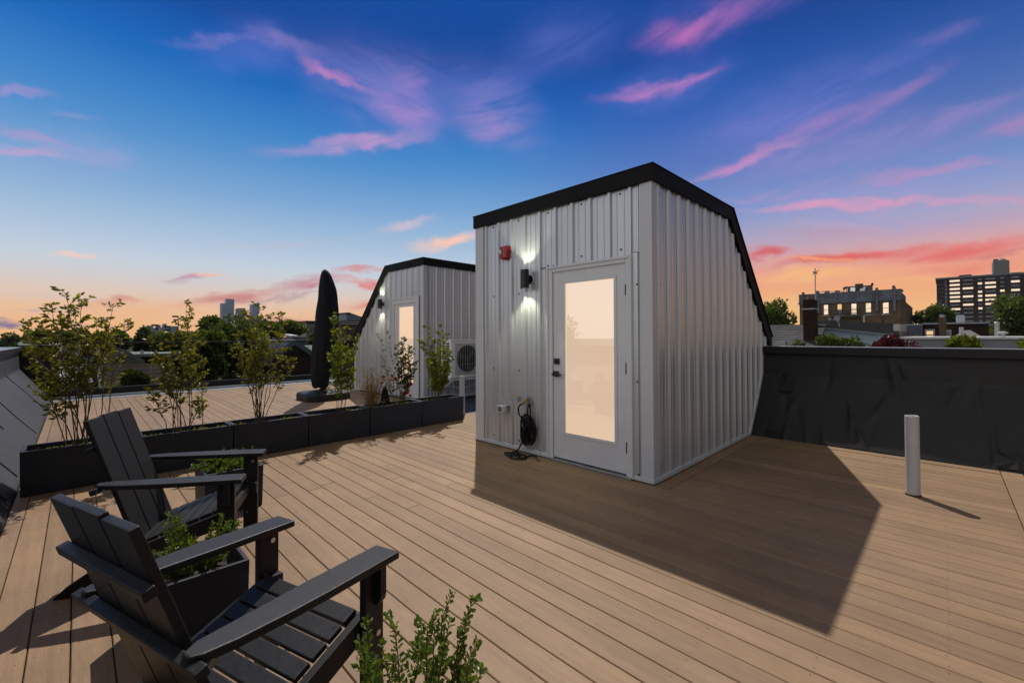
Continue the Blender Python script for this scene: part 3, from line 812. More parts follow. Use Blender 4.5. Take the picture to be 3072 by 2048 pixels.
# smooth
def catmull(p, sub=4):
    p = [np.array(q, float) for q in p]; o = []
    for i in range(len(p)-1):
        a, b, c, d = p[max(i-1, 0)], p[i], p[i+1], p[min(i+2, len(p)-1)]
        for k in range(sub):
            t = k/sub
            o.append(0.5*((2*b)+(c-a)*t+(2*a-5*b+4*c-d)*t*t+(-a+3*b-3*c+d)*t**3))
    o.append(p[-1]); return o
sm = catmull(path, 3)
sm = [np.array((q[0], q[1], max(q[2], 0.0105))) for q in sm]
mb.tube(sm, 0.0095, 8)
ho = thing('garden_hose', 'coiled black garden hose hanging from the tap beside the near hut door', 'hose', (HX-.1, 3.5, 0))
mb.build('hose_tube', M_hose, ho, smooth=True)
mb = MB(); mb.tube([(HX-.175, 3.255, .016), (HX-.19, 3.215, .018)], [.013, .011], 10); mb.build('hose_nozzle', M_brass, ho)
mb = MB(); mb.tube(catmull([hp(3.50, .60, .04), hp(3.515, .53, .05), hp(3.50, .44, .06), hp(3.47, .45, .06), hp(3.475, .53, .05), hp(3.49, .60, .04)], 4), .010, 8); mb.build('hose_hook', M_hose, ho, smooth=True)

# ------------------------------------------------------------------ air conditioner on far hut side
ac = thing('air_conditioner', 'white outdoor air conditioning unit with round fan grille on the far hut', 'air conditioner', (6.0, 7.55, 0.5))
ax0, ax1, ay0, ay1, az0, az1 = 5.60, 6.56, 7.40, 7.76, 0.51, 1.335
mb = MB(); mb.box(ax0, ax1, ay0, ay1, az0, az1-0.031); mb.box(ax0-0.012, ax1+0.012, ay0-0.012, ay1+0.012, az1-0.030, az1); mb.build('casing', M_acwhite, ac, bevel=0.008)
mb = MB(); mb.box(ax0+0.10, ax1-0.16, ay0-0.010, ay0-0.001, az0+0.06, az1-0.08); mb.build('front_panel', mat('ac_panel', (0.42, 0.42, 0.41), 0.4), ac, bevel=0.004)
fc = (6.03, 0.92); fr_ = 0.295
mb = MB(); mb.disc((fc[0], ay0-0.0105, fc[1]), (0, -1, 0), fr_, 0.003, 40); mb.build('fan_opening', M_acdark, ac)
mb = MB()
for k in range(3):
    a = 2*math.pi*k/3+0.5
    pts = []
    for rr_ in (0.05, 0.15, 0.26):
        for da in (-0.28, 0.28):
            pts.append((fc[0]+rr_*math.cos(a+da+rr_), ay0-0.0145, fc[1]+rr_*math.sin(a+da+rr_)))
    mb.add(pts, [(0, 2, 3, 1), (2, 4, 5, 3)])
mb.disc((fc[0], ay0-0.0145, fc[1]), (0, -1, 0), 0.06, 0.004, 16)
mb.build('fan_blades', mat('fan_grey', (0.07, 0.07, 0.072), 0.5), ac)
mb = MB()
for k in range(-4, 5):
    x_ = fc[0]+k*0.066; hh = math.sqrt(max(0, fr_**2-(k*0.066)**2))
    mb.tube([(x_, ay0-0.022, fc[1]-hh), (x_, ay0-0.022, fc[1]+hh)], 0.003, 6)
mb.tube([(fc[0]+fr_*math.cos(t), ay0-0.022, fc[1]+fr_*math.sin(t)) for t in np.linspace(0, 2*math.pi, 33)], 0.004, 6, cap=False)
mb.tube([(fc[0]-fr_*.9, ay0-0.024, fc[1]-.12), (fc[0]+fr_*.9, ay0-0.024, fc[1]-.12)], .003, 6)
mb.build('fan_grille', mat('grille_wire', (0.35, 0.35, 0.35), 0.4), ac)
mb = MB()
for k in range(13):
    z0 = az0+0.07+k*0.054
    for (ya_, yb_) in ((ay0+0.06, ay0+0.17), (ay0+0.20, ay0+0.31)):
        mb.box(ax0-0.004, ax0-0.0005, ya_, yb_, z0, z0+0.038)
mb.build('side_louvre', M_acdark, ac)
mb = MB(); mb.box(ax0-.02, ax1+.03, ay0+0.02, ay0+0.06, 0.455, 0.50); mb.box(ax0+.06, ax0+.10, ay0+.06, GY-.03, 0.46, .50); mb.box(ax1-.10, ax1-.06, ay0+.06, GY-.03, 0.46, .50)
mb.tube([(ax0+.08, ay0+.04, .455), (ax0+.08, GY-.04, .18)], .015, 8); mb.tube([(ax1-.08, ay0+.04, .455), (ax1-.08, GY-.04, .18)], .015, 8)
mb.build('wall_bracket', M_white, ac)
mb = MB(); mb.tube(catmull([(ax1-.02, ay0+.2, .75), (ax1+.12, ay0+.28, .6), (ax1+.1, ay0+.4, .3), (ax1-.3, GY-.05, .22), (ax0+.1, GY-.05, .3)], 4), .016, 8); mb.build('pipe', M_white, ac)

# ------------------------------------------------------------------ vent pipes
for (x_, y_, lab) in ((5.177, 0.203, 'white hollow vent pipe standing on the deck before the black parapet'), (4.90, 6.15, 'white vent pipe standing at the right end of the planter row')):
    t = thing('vent_pipe', lab, 'vent pipe', (x_, y_, 0), 0, 'white vent pipes rising from the deck')
    mb = MB(); r0 = 0.049
    mb.lathe((x_, y_, 0), [(r0-.009, .50), (r0-.009, .688), (r0-.004, .693), (r0, .688), (r0, .012), (r0-.02, .011)], 36, cap=False)
    mb.build('pipe_tube', M_pvc, t, smooth=False)
    mb = MB(); mb.lathe((x_, y_, 0), [(r0+.006, .0), (r0+.006, .011), (r0, .0115)], 36); mb.build('pipe_collar', M_blackmetal, t)

# ------------------------------------------------------------------ vegetation tools
def leaf_mesh(mb, pos, dirs, size, rng, wid=0.5, fold=0.18, shape='diamond', mi=0):
    pos = np.asarray(pos, float); dirs = np.asarray(dirs, float); n = len(pos)
    if n == 0: return
    dirs = dirs/(np.linalg.norm(dirs, axis=1, keepdims=True)+1e-9)
    rv = rng.normal(size=(n, 3)); rv[:, 2] *= 0.45
    side = np.cross(dirs, rv); side /= (np.linalg.norm(side, axis=1, keepdims=True)+1e-9)
    nrm = np.cross(side, dirs)
    sz = (np.asarray(size)*np.ones(n))[:, None]
    a = pos; t = pos+dirs*sz-nrm*sz*0.12
    if shape == 'diamond':
        l = pos+dirs*sz*0.5+side*sz*wid*0.5+nrm*sz*fold; r = pos+dirs*sz*0.5-side*sz*wid*0.5+nrm*sz*fold
        V = np.stack([a, l, t, r], 1).reshape(-1, 3); o = len(mb.v)
        mb.v.extend(map(tuple, V.tolist()))
        for i in range(n):
            b = o+4*i; mb.f.append((b, b+1, b+2)); mb.f.append((b, b+2, b+3)); mb.m.extend((mi, mi))
    else:   # rounded six-point leaf with a fold along the middle
        l1 = pos+dirs*sz*0.3+side*sz*wid*0.42+nrm*sz*fold*.8; l2 = pos+dirs*sz*0.72+side*sz*wid*0.46+nrm*sz*fold*.9
        r1 = pos+dirs*sz*0.3-side*sz*wid*0.42+nrm*sz*fold*.8; r2 = pos+dirs*sz*0.72-side*sz*wid*0.46+nrm*sz*fold*.9
        V = np.stack([a, l1, l2, t, r2, r1], 1).reshape(-1, 3); o = len(mb.v)
        mb.v.extend(map(tuple, V.tolist()))
        for i in range(n):
            b = o+6*i; mb.f.append((b, b+1, b+2, b+3)); mb.f.append((b, b+3, b+4, b+5)); mb.m.extend((mi, mi))

def curve(a, b, bend, n=9, rng=None, wob=0.0):
    a = np.array(a, float); b = np.array(b, float); L = np.linalg.norm(b-a)
    o = []
    for i in range(n):
        t = i/(n-1)
        h = a+(b-a)*t
        # rise first, spread later
        h[2] = a[2]+(b[2]-a[2])*(t**(1-bend) if bend < 1 else t)
        if rng is not None and 0 < i < n-1: h += rng.normal(size=3)*wob*L
        o.append(h)
    return o

def shrub(name, label, cat, base, tips, lmat, leaf=0.05, per=60, bare=0.35, twig=0.16, ntwig=9, stem_r=0.008, seed=1, spread=0.05, group=None, wid=0.5, bend=0.25, basespread=0.06):
    rng = np.random.default_rng(seed)
    base = np.array(base, float)
    t = thing(name, label, cat, base, 0, group)
    st = MB(); lf = MB(); pos = []; dr_ = []; sz = []
    for tip in tips:
        b0 = base+np.array([rng.normal()*basespread, rng.normal()*basespread*.6, 0])
        c = catmull(curve(b0, tip, bend, 7, rng, 0.012), 3)
        L = np.linalg.norm(np.array(tip)-base)
        st.tube(c, np.linspace(stem_r*.62, stem_r*0.2, len(c)), 6)
        n = len(c)
        for k in range(ntwig):
            f = bare+(1-bare)*(k+rng.uniform(0, 1))/ntwig
            i = min(int(f*(n-1)), n-2); p = c[i]+(c[i+1]-c[i])*(f*(n-1)-i)
            ax = c[i+1]-c[i]; ax /= np.linalg.norm(ax)
            th = rng.uniform(0, 2*math.pi); out = np.array([math.cos(th), math.sin(th), 0.15+rng.uniform(0, .7)])
            d = out+ax*0.6; d /= np.linalg.norm(d)
            tl = twig*rng.uniform(0.4, 1.15)*(1.15-0.75*f)
            q = p+d*tl
            st.tube([p, p+d*tl*.5+np.array([0, 0, .01]), q], [stem_r*.35, stem_r*.25, stem_r*.12], 4)
            m_ = max(2, int(1.15*per/ntwig))
            for _ in range(m_):
                s_ = rng.uniform(0.25, 1.0)
                pos.append(p+(q-p)*s_+rng.normal(size=3)*0.006)
                dd = d*0.7+rng.normal(size=3)*0.65; dd[2] = abs(dd[2])*0.35 if rng.random() < .8 else dd[2]
                dr_.append(dd); sz.append(leaf*rng.uniform(0.6, 1.25))
        for _ in range(6):
            pos.append(c[-1]+rng.normal(size=3)*.006); dr_.append(rng.normal(size=3)+np.array([0, 0, .8])); sz.append(leaf*rng.uniform(.5, .9))
    leaf_mesh(lf, pos, dr_, np.array(sz), rng, wid)
    st.build('stem', M_twig, t)
    lf.build('foliage', lmat, t)
    return t

# ------------------------------------------------------------------ planter row
PYF, PYB, PH = 5.74, 6.10, 0.40
bounds = [-0.352, 0.455, 1.265, 2.088, 2.926, 3.786, 4.609]
plab = ['charcoal planter box at the left end of the row, against the sloped parapet', 'charcoal planter box partly hidden behind the rear deck chair',
        'charcoal planter box under the forked slender shrub', 'charcoal planter box under the thin stems before the parasol',
        'charcoal planter box holding the roses and dead grass', 'charcoal planter box at the right end of the row, beside the vent pipe']
def planter(x0, x1, y0, y1, h, label, group, wall=0.028, depth=0.07):
    t = thing('planter_box', label, 'planter', ((x0+x1)/2, (y0+y1)/2, 0), 0, group)
    mb = MB()
    x0 += .002; x1 -= .002
    o_ = [(x0, y0), (x1, y0), (x1, y1), (x0, y1)]; i_ = [(x0+wall, y0+wall), (x1-wall, y0+wall), (x1-wall, y1-wall), (x0+wall, y1-wall)]
    ta = 0.006
    b_ = [(x0+ta, y0+ta), (x1-ta, y0+ta), (x1-ta, y1-ta), (x0+ta, y1-ta)]
    vs = [(*p, 0.001) for p in b_]+[(*p, h) for p in o_]+[(*p, h) for p in i_]+[(*p, h-depth-.05) for p in i_]
    fs = []
    for k in range(4):
        n = (k+1) % 4
        fs += [(k, n, 4+n, 4+k), (4+k, 4+n, 8+n, 8+k), (8+k, 8+n, 12+n, 12+k)]
    fs += [(12, 13, 14, 15), (3, 2, 1, 0)]
    mb.add(vs, fs); mb.build('box_shell', M_planter, t, bevel=0.004)
    n = 14
    P = [[(x0+wall+.001+(x1-x0-2*wall-.002)*i/n, y0+wall+.001+(y1-y0-2*wall-.002)*j/6, h-depth+rnd.uniform(-.008, .012)) for j in range(7)] for i in range(n+1)]
    mb = MB(); mb.grid(P, flip=True); mb.build('soil', M_soil, t)
    return t
for k in range(6):
    planter(bounds[k], bounds[k+1], PYF, PYB, PH, plab[k], 'charcoal planters in a row across the deck')
# sedum patches in the planters
mb = MB(); rng = np.random.default_rng(21); pos = []; dd = []
for (cx_, w_, n_) in ((-0.15, .10, 160), (.08, .07, 90), (.62, .10, 110), (.98, .13, 260), (1.19, .05, 120), (1.36, .07, 90), (1.9, .10, 160), (2.2, .06, 60), (2.75, .1, 130), (3.02, .10, 180), (3.45, .15, 220), (3.62, .08, 100), (3.95, .10, 150), (4.2, .10, 80)):
    for _ in range(n_):
        pos.append((cx_+rng.normal()*w_*.6, PYF+.09+abs(rng.normal())*.07, PH-.072+rng.uniform(0, .045))); dd.append((rng.normal()*.6, rng.normal()*.6, .8))
leaf_mesh(mb, pos, dd, rng.uniform(.014, .03, len(pos)), rng, .6)
stuff(mb.build('sedum_groundcover', M_sedum), 'yellow green sedum sprinkled over the planter soil')

def T(base, pix, sd, dep=0.10):
    """tips: pixel heights of the shoots, set in the upright plane through the planter, with random depth"""
    r = np.random.default_rng(sd); o = []
    for u, v in pix:
        o.append(tuple(on_y(u, v, base[1]+r.normal()*dep)))
    return o
SZ = PH-0.07
b1 = on_y(242, 1319, 5.90); b1[2] = SZ
shrub('leafy_shrub', 'tall many stemmed leafy shrub in the leftmost planter beside the parapet', 'shrub', b1,
      T(b1, [(200, 884), (157, 926), (246, 908), (339, 918), (384, 965), (68, 965), (93, 1055), (120, 970), (290, 965), (225, 935), (180, 965), (320, 985), (150, 1060), (265, 1010), (130, 1160)], 2, 0.14), M_leafA, 0.052, 105, 0.30, 0.26, 16, 0.0085, 31, group='slender shrubs in the planter row', bend=0.22)
b2 = on_y(553, 1290, 5.90); b2[2] = SZ
shrub('leafy_shrub', 'slim pointed leafy shrub in the planter behind the rear deck chair', 'shrub', b2,
      T(b2, [(559, 905), (575, 950), (540, 960), (602, 1030), (458, 1020), (610, 1090), (448, 1170), (602, 1205), (500, 1000), (520, 1060), (580, 1010), (470, 1080), (560, 1060), (490, 1140)], 3, 0.10), M_leafA, 0.046, 95, 0.28, 0.17, 15, 0.007, 32, group='slender shrubs in the planter row', bend=0.3)
b3 = on_y(780, 1262, 5.92); b3[2] = SZ
shrub('leafy_shrub', 'slender leafy shrub with bare forked trunk left of the covered parasol', 'shrub', b3,
      T(b3, [(772, 918), (742, 938), (846, 945), (805, 950), (762, 1000), (880, 1080), (742, 1090), (720, 1000), (832, 1005), (705, 1045), (790, 1030), (850, 1050), (770, 1070)], 4, 0.13), M_leafA, 0.047, 100, 0.42, 0.22, 14, 0.009, 33, group='slender shrubs in the planter row', bend=0.15, basespread=0.018)
b4 = on_y(1020, 1236, 5.92); b4[2] = SZ
shrub('leafy_shrub', 'narrow bamboo like leafy plant standing before the covered parasol', 'shrub', b4,
      T(b4, [(1000, 942), (1036, 985), (1072, 1010), (992, 1065), (1060, 1080), (1020, 1035), (1008, 990), (1066, 1040), (1010, 1110), (1045, 1060)], 5, 0.07), M_leafB, 0.058, 115, 0.30, 0.15, 12, 0.005, 34, group='slender shrubs in the planter row', bend=0.1, wid=0.36, basespread=0.05)
b6 = on_y(1310, 1200, 5.92); b6[2] = SZ
shrub('leafy_shrub', 'dense bright green leafy shrub in the right end planter before the far hut', 'shrub', b6,
      T(b6, [(1279, 980), (1325, 972), (1336, 1005), (1358, 1072), (1262, 1025), (1292, 1010), (1315, 1000), (1350, 1100), (1300, 1060), (1335, 1050), (1340, 1130), (1280, 1090), (1318, 1100), (1350, 1055)], 6, 0.10), M_leafB, 0.046, 170, 0.16, 0.13, 15, 0.005, 35, group='slender shrubs in the planter row', bend=0.15, basespread=0.05)
b5 = on_y(1195, 1208, 5.93); b5[2] = SZ
rose = shrub('rose_bush', 'straggly rose bush with red blooms in the planter before the far door', 'rose bush', b5,
      T(b5, [(1132, 1003), (1165, 995), (1190, 1060), (1215, 1015), (1240, 1045), (1246, 1092), (1205, 1080), (1150, 1080), (1232, 1150), (1150, 1130), (1218, 1178), (1176, 1138)], 7, 0.08), M_leafRose, 0.034, 62, 0.22, 0.13, 12, 0.0045, 36, bend=0.15, basespread=0.06)
def bloom(c, r, seed):
    rg = np.random.default_rng(seed); mb = MB(); c = np.array(c)
    for k in range(26):
        d = rg.normal(size=3); d[2] = abs(d[2])*.7; d /= np.linalg.norm(d)
        leaf_mesh(mb, [c-d*r*.1], [d], r*rg.uniform(.8, 1.15), rg, 0.95, 0.15, 'round')
    return mb.build('rose_bloom', M_rose, rose)
for k, (u, v) in enumerate(((1151, 1131), (1145, 1149), (1176, 1140), (1186, 1136), (1231, 1154), (1214, 1179), (1222, 1180), (1231, 1187))):
    bloom(on_y(u, v, 5.86), 0.032 if k != 2 else .026, 50+k)
b7 = on_y(1203, 1206, 5.97); b7[2] = SZ
shrub('leafy_shrub', 'dark leaved shrub among the roses, standing right before the glowing far door', 'shrub', b7,
      T(b7, [(1212, 1012), (1236, 1040), (1246, 1088), (1200, 1030), (1226, 1056), (1238, 1118), (1196, 1085), (1218, 1128), (1228, 1090), (1206, 1058)], 9, 0.06), leaf_mat('leaf_dark_green', (.016, .03, .006), (.085, .12, .018), .3), 0.044, 105, 0.30, 0.13, 12, 0.005, 37, group='slender shrubs in the planter row', bend=0.12, basespread=0.03)
# dead grass
dg = on_y(1116, 1222, 5.90); dg[2] = SZ
t = thing('dead_grass', 'tuft of dry brown dead stems left of the roses', 'dry grass', dg)
mb = MB(); rng = np.random.default_rng(8); pos = []; dd = []
for k in range(90):
    b0 = dg+np.array([rng.normal()*.055, rng.normal()*.05, 0]); tp = b0+np.array([rng.normal()*.06, rng.normal()*.06, rng.uniform(.25, .62)])
    c = curve(b0, tp, .2, 5, rng, .02); mb.tube(c, np.linspace(.0022, .0008, 5), 4)
    for _ in range(12):
        i = rng.integers(1, 5); pos.append(c[i]+rng.normal(size=3)*.012); dd.append(rng.normal(size=3)+np.array([0, 0, .6]))
mb.build('stem', mat('dry_stem', (0.17, 0.10, 0.045), .9), t)
mb = MB(); leaf_mesh(mb, pos, dd, rng.uniform(.012, .03, len(pos)), rng, .5); mb.build('foliage', M_leafDead, t)
# dark dwarf shrub
ds = on_y(1155, 1212, 5.98); ds[2] = SZ
t = thing('dwarf_conifer', 'small dark green bush between the dead grass and the roses', 'shrub', ds)
mb = MB(); pos = []; dd = []
for _ in range(900):
    z = rng.uniform(0, 1); a = rng.uniform(0, 6.28); r_ = (1-z)**.7*.085*math.sqrt(rng.uniform(.2, 1))
    pos.append(ds+np.array([r_*math.cos(a), r_*math.sin(a), z*.30])); dd.append((math.cos(a)*.5, math.sin(a)*.5, 1))
leaf_mesh(mb, pos, dd, rng.uniform(.02, .04, len(pos)), rng, .35)
mb.build('foliage', leaf_mat('leaf_conifer', (.008, .022, .012), (.03, .06, .035), .2), t)
mb = MB(); mb.tube([ds-np.array([0, 0, .02]), ds+np.array([0, 0, .22])], [.01, .004], 6); mb.build('stem', M_twig, t)

# ------------------------------------------------------------------ covered parasol
ux, uy = 3.95, 9.98
pu = thing('covered_parasol', 'closed parasol in a black cover standing on a black base near the far hut', 'parasol', (ux, uy, 0))
mb = MB()
W_, ch = 0.47, 0.13
oct_ = [(-W_+ch, -W_), (W_-ch, -W_), (W_, -W_+ch), (W_, W_-ch), (W_-ch, W_), (-W_+ch, W_), (-W_, W_-ch), (-W_, -W_+ch)]
def ring_(s, z): return [(ux+x*s, uy+y*s, z) for x, y in oct_]
rings = [ring_(1.0, 0.0), ring_(1.0, .10), ring_(.985, .145), ring_(.93, .165), ring_(.30, .205)]
vs = [p for r_ in rings for p in r_]; fs = []
for i in range(4):
    for k in range(8): fs.append((i*8+k, i*8+(k+1) % 8, (i+1)*8+(k+1) % 8, (i+1)*8+k))
fs.append(tuple(range(32, 40))); fs.append(tuple(range(8))[::-1])
mb.add(vs, fs)
for x_ in (-.25, .0, .25):
    mb.box(ux+x_-.012, ux+x_+.012, uy-W_-.006, uy-W_+.01, .02, .14); mb.box(ux-W_-.006, ux-W_+.01, uy+x_-.012, uy+x_+.012, .02, .14)
mb.build('parasol_base', M_plastic, pu, bevel=.006)
mb = MB(); mb.lathe((ux, uy, 0), [(.085, .19), (.085, .235), (.065, .24), (.065, .30), (.05, .31), (.05, 1.0)], 20); mb.build('pole', M_blackmetal, pu)
mb = MB()
dist = math.hypot(ux, uy)*math.cos(math.atan2(uy, ux)-YAW)
mpp = dist/FPX
rows = [(1162, 955, 999), (1156, 953, 1001), (1140, 950, 1004), (1110, 948, 1011), (1080, 950, 1016), (1040, 952, 1022), (1000, 956, 1027), (960, 960, 1028), (920, 964, 1027), (890, 967, 1024), (865, 969, 1020), (845, 971, 1014), (828, 974, 1008), (816, 978, 1001), (810, 983, 994), (808, 986, 990)]
rows_f = []
for a_, b_ in zip(rows[:-1], rows[1:]):
    for k in range(4):
        f_ = k/4; rows_f.append(tuple(a_[i]+(b_[i]-a_[i])*f_ for i in range(3)))
rows_f.append(rows[-1])
vh = CY+math.tan(PITCH)*FPX-0.0035*(-550)
nn = 48; V = []
for i, (v, l, r_) in enumerate(rows_f):
    cu_ = (l+r_)/2; rad = (r_-l)/2*mpp*.93; z = CAM_H+(vh-v)*mpp
    cxy = np.array([ux, uy])+np.array([RT[0], RT[1]])*(cu_-985)*mpp
    V.append([])
    for k in range(nn):
        a = 2*math.pi*k/nn
        q = 1+0.06*math.sin(3*a+z*0.9)+0.045*math.sin(7*a+1.7*z)+0.025*math.sin(13*a-3.1*z)+0.02*math.sin(z*11+2*a)
        V[-1].append((cxy[0]+rad*q*math.cos(a), cxy[1]+rad*q*math.sin(a)*0.9, z+0.012*math.sin(5*a)*(i < 4)))
o0 = []; fs = []
for i in range(len(V)): o0.extend(V[i])
for i in range(len(V)-1):
    for k in range(nn): fs.append((i*nn+k, i*nn+(k+1) % nn, (i+1)*nn+(k+1) % nn, (i+1)*nn+k))
fs.append(tuple((len(V)-1)*nn+k for k in range(nn)))
mb.add(o0, fs); mb.build('cover', M_cloth, pu, smooth=True)

# ------------------------------------------------------------------ deck chairs
def chair(loc, yaw, label):
    t = thing('deck_chair', label, 'deck chair', loc, yaw, 'black slatted deck chairs at the left')
    def B(mb, name, par=None, bev=.004, m_=M_hdpe): return mb.build(name, m_, par or t, bevel=bev, local=True)
    bolts = []
    # seat slats
    n = 7; x = -.115; z = .382; ang = R(19)
    for k in range(n):
        c = np.array([x-.0335*math.cos(ang), z-.0335*math.sin(ang)])
        hx, hz = .0305*math.cos(ang), .0305*math.sin(ang); tx, tz = -.011*-math.sin(ang), -.011*math.cos(ang)
        top = [(c[0]+hx, c[1]+hz), (c[0]-hx, c[1]-hz)]; bot = [(c[0]-hx+.022*math.sin(ang), c[1]-hz-.022*math.cos(ang)), (c[0]+hx+.022*math.sin(ang), c[1]+hz-.022*math.cos(ang))]
        slat = MB(); slat.prism(top+bot, 'y', -.262, .262)
        mb = MB()
        for yy in (-.24, .24):
            for f in (-.5, .5):
                p = (c[0]+hx*f, yy, c[1]+hz*f); nrm = (-math.sin(ang), 0, math.cos(ang)); mb.disc(np.array(p)-np.array(nrm)*.001, nrm, .005, .0018, 8)
        slat.build('seat_slat', [M_hdpe, M_blackmetal], t, bevel=.004, local=True, extra=mb)
        x -= .0695*math.cos(ang); z -= .0695*math.sin(ang)
    # front apron slat
    mb = MB(); mb.box(-.112, -.088, -.262, .262, .285, .352); B(mb, 'front_apron')
    # side rails running from the front legs down to the floor behind
    for s in (-1, 1):
        top = [(-.045, .352), (-.115, .362), (-.55, .215), (-.72, .135), (-.84, .055), (-.893, .004)]
        bot = [(-.862, .0), (-.72, .0), (-.66, .03), (-.58, .085), (-.35, .195), (-.15, .262), (-.045, .275)]
        mb = MB(); mb.prism(top+bot, 'y', s*.266, s*.298); B(mb, 'side_rail', bev=.003)
    # front legs + brackets
    for s in (-1, 1):
        mb = MB(); mb.box(-.135, -.045, s*.299, s*.331, 0, .548); lg = B(mb, 'front_leg')
        for (zz, rr_) in ((.50, .011), (.36, .006), (.29, .011), (.14, .006)):
            mb = MB(); mb.disc((-.075 if rr_ > .01 else -.11, s*.294, zz), (0, s, 0), rr_, .042, 12)
            mb.build('bolt', M_bolt, lg, local=True)
        mb = MB()
        pol = [(s*.332, .548), (s*.366, .548), (s*.366, .44), (s*.360, .42), (s*.345, .405), (s*.332, .402)]
        mb.prism(pol, 'x', -.095, -.065); B(mb, 'arm_bracket', bev=.003)
    # armrests
    for s in (-1, 1):
        za, zb_ = .568, .600; th = .028
        out_ = [(0.0, .371), (-.30, .371), (-.45, .366), (-.60, .352), (-.68, .335), (-.705, .315), (-.705, .285), (-.66, .262), (-.30, .250), (0, .249)]
        f_ = lambda x_: za+(zb_-za)*(-x_)/.70
        vs = [(x_, s*y_, f_(x_)) for x_, y_ in out_]+[(x_, s*y_, f_(x_)-th) for x_, y_ in out_]
        nO = len(out_)
        fs = [tuple(range(nO)), tuple(range(nO, 2*nO))[::-1]]+[(i, nO+i, nO+(i+1) % nO, (i+1) % nO) for i in range(nO)]
        mb = MB(); mb.add(vs, fs); ar = B(mb, 'armrest', bev=.006)
        mb = MB(); mb.disc((-.655, s*.333, .565), (0, s, 0), .012, .006, 12); mb.build('bolt', M_bolt, ar, local=True)
    # back: three slats, raked
    def bx(z_): return -.53-(z_-.20)*.3302
    wS = (.488-2*.008)/3
    for k in range(3):
        y0 = -.244+k*(wS+.008); y1 = y0+wS
        zt0 = .948-(0.006 if k != 1 else 0); zt1 = zt0
        z0 = .165; th = .024
        mb = MB()
        mb.hexa([(bx(z0)-th, y0, z0-.007), (bx(z0), y0, z0), (bx(z0), y1, z0), (bx(z0)-th, y1, z0-.007)],
                [(bx(zt0)-th, y0, zt0-.007), (bx(zt0), y0, zt0), (bx(zt1), y1, zt1), (bx(zt1)-th, y1, zt1-.007)])
        B(mb, 'back_slat', bev=.005)
    for (zc, hw, dz) in ((.776, .262, .014), (.574, .366, .014)):
        mb = MB(); x1 = bx(zc)-.026
        mb.hexa([(x1-.030+.33*dz, -hw, zc-dz-.010), (x1+.33*dz, -hw, zc-dz), (x1+.33*dz, hw, zc-dz), (x1-.030+.33*dz, hw, zc-dz-.010)],
                [(x1-.030-.33*dz, -hw, zc+dz-.010), (x1-.33*dz, -hw, zc+dz), (x1-.33*dz, hw, zc+dz), (x1-.030-.33*dz, hw, zc+dz-.010)])
        B(mb, 'back_rail', bev=.004)
    # lower stretcher between the side rails
    mb = MB(); mb.box(-.12, -.05, -.262, .262, .10, .125) if False else mb.box(-.60, -.565, -.264, .264, .115, .165); B(mb, 'stretcher')
    return t
chair((.780, 1.861, 0), .302, 'near black slatted deck chair at the bottom left, seen from behind')
chair((.847, 3.266, 0), -.444, 'rear black slatted deck chair standing before the planter row')

# ------------------------------------------------------------------ small planters with boxwood
def boxwood(loc, h, wid, n_st, label, seed, leaf=.017, zoff=.27, lean=.12, group='boxwood plants in small planters', tips=None, sprig=.3, step=.0095):
    rng = np.random.default_rng(seed); loc = np.array(loc, float); base = loc+np.array([0, 0, zoff])
    t = thing('boxwood', label, 'boxwood', base, 0, group)
    st = MB(); lf = MB(); pos = []; dd = []; sz = []
    for k in range(n_st+(len(tips) if tips else 0)):
        a = rng.uniform(0, 6.28); r_ = wid*math.sqrt(rng.uniform(0, 1))
        hh = h*rng.uniform(.45, 1.0)*(1.05-.5*r_/wid)
        b0 = base+np.array([math.cos(a)*r_*.45, math.sin(a)*r_*.45, 0]); tp = base+np.array([math.cos(a)*r_+rng.normal()*lean*.3, math.sin(a)*r_+rng.normal()*lean*.3, hh])
        if k >= n_st:
            tp = np.array(tips[k-n_st]); b0 = base+(tp-base)*np.array([.45, .45, 0])
        c = catmull(curve(b0, tp, .25, 5, rng, .02), 4)
        st.tube(c, np.linspace(.003, .0012, len(c)), 5)
        L = np.linalg.norm(np.array(c[-1])-c[0]); nl = max(6, int(L/step))
        for q in range(nl):
            f = .12+.88*q/nl; i = min(int(f*(len(c)-1)), len(c)-2); p = c[i]+(c[i+1]-c[i])*(f*(len(c)-1)-i)
            ax = c[i+1]-c[i]; ax = ax/np.linalg.norm(ax); th = q*1.57+rng.uniform(-.5, .5)
            sd = np.cross(ax, (math.cos(th), math.sin(th), .1)); sd /= np.linalg.norm(sd)
            for s in (-1, 1):
                pos.append(p+s*sd*.002); dd.append(s*sd*.75+ax*.65+rng.normal(size=3)*.2); sz.append(leaf*rng.uniform(.75, 1.25)*(1.1-.35*f))
            if rng.random() < sprig:   # short side sprig
                d2 = sd*rng.choice((-1, 1))+ax*.8; d2 /= np.linalg.norm(d2)
                for w_ in range(5):
                    pp_ = p+d2*.008*(w_+1); s2 = np.cross(d2, rng.normal(size=3)); s2 /= np.linalg.norm(s2)
                    for s in (-1, 1): pos.append(pp_); dd.append(s*s2*.7+d2*.7); sz.append(leaf*rng.uniform(.6, 1.0))
    leaf_mesh(lf, pos, dd, np.array(sz), rng, .62, .10, 'round')
    st.build('stem', M_twig, t); lf.build('foliage', M_leafBox, t)
    return t
planter(.19, .595, 2.375, 2.78, .335, 'small charcoal planter between the two deck chairs', 'small square charcoal planters', .02)
planter(.70, 1.112, 4.05, 4.46, .335, 'small charcoal planter behind the rear deck chair', 'small square charcoal planters', .02)
planter(.50, .79, .90, 1.19, .30, 'small charcoal planter at the bottom edge right of the near chair', 'small square charcoal planters', .02)
def on_d(u, v, d):
    r = ray(u, v); return EYE+r*(d/(r[0]*math.cos(YAW)+r[1]*math.sin(YAW)))
rt = random.Random(4)
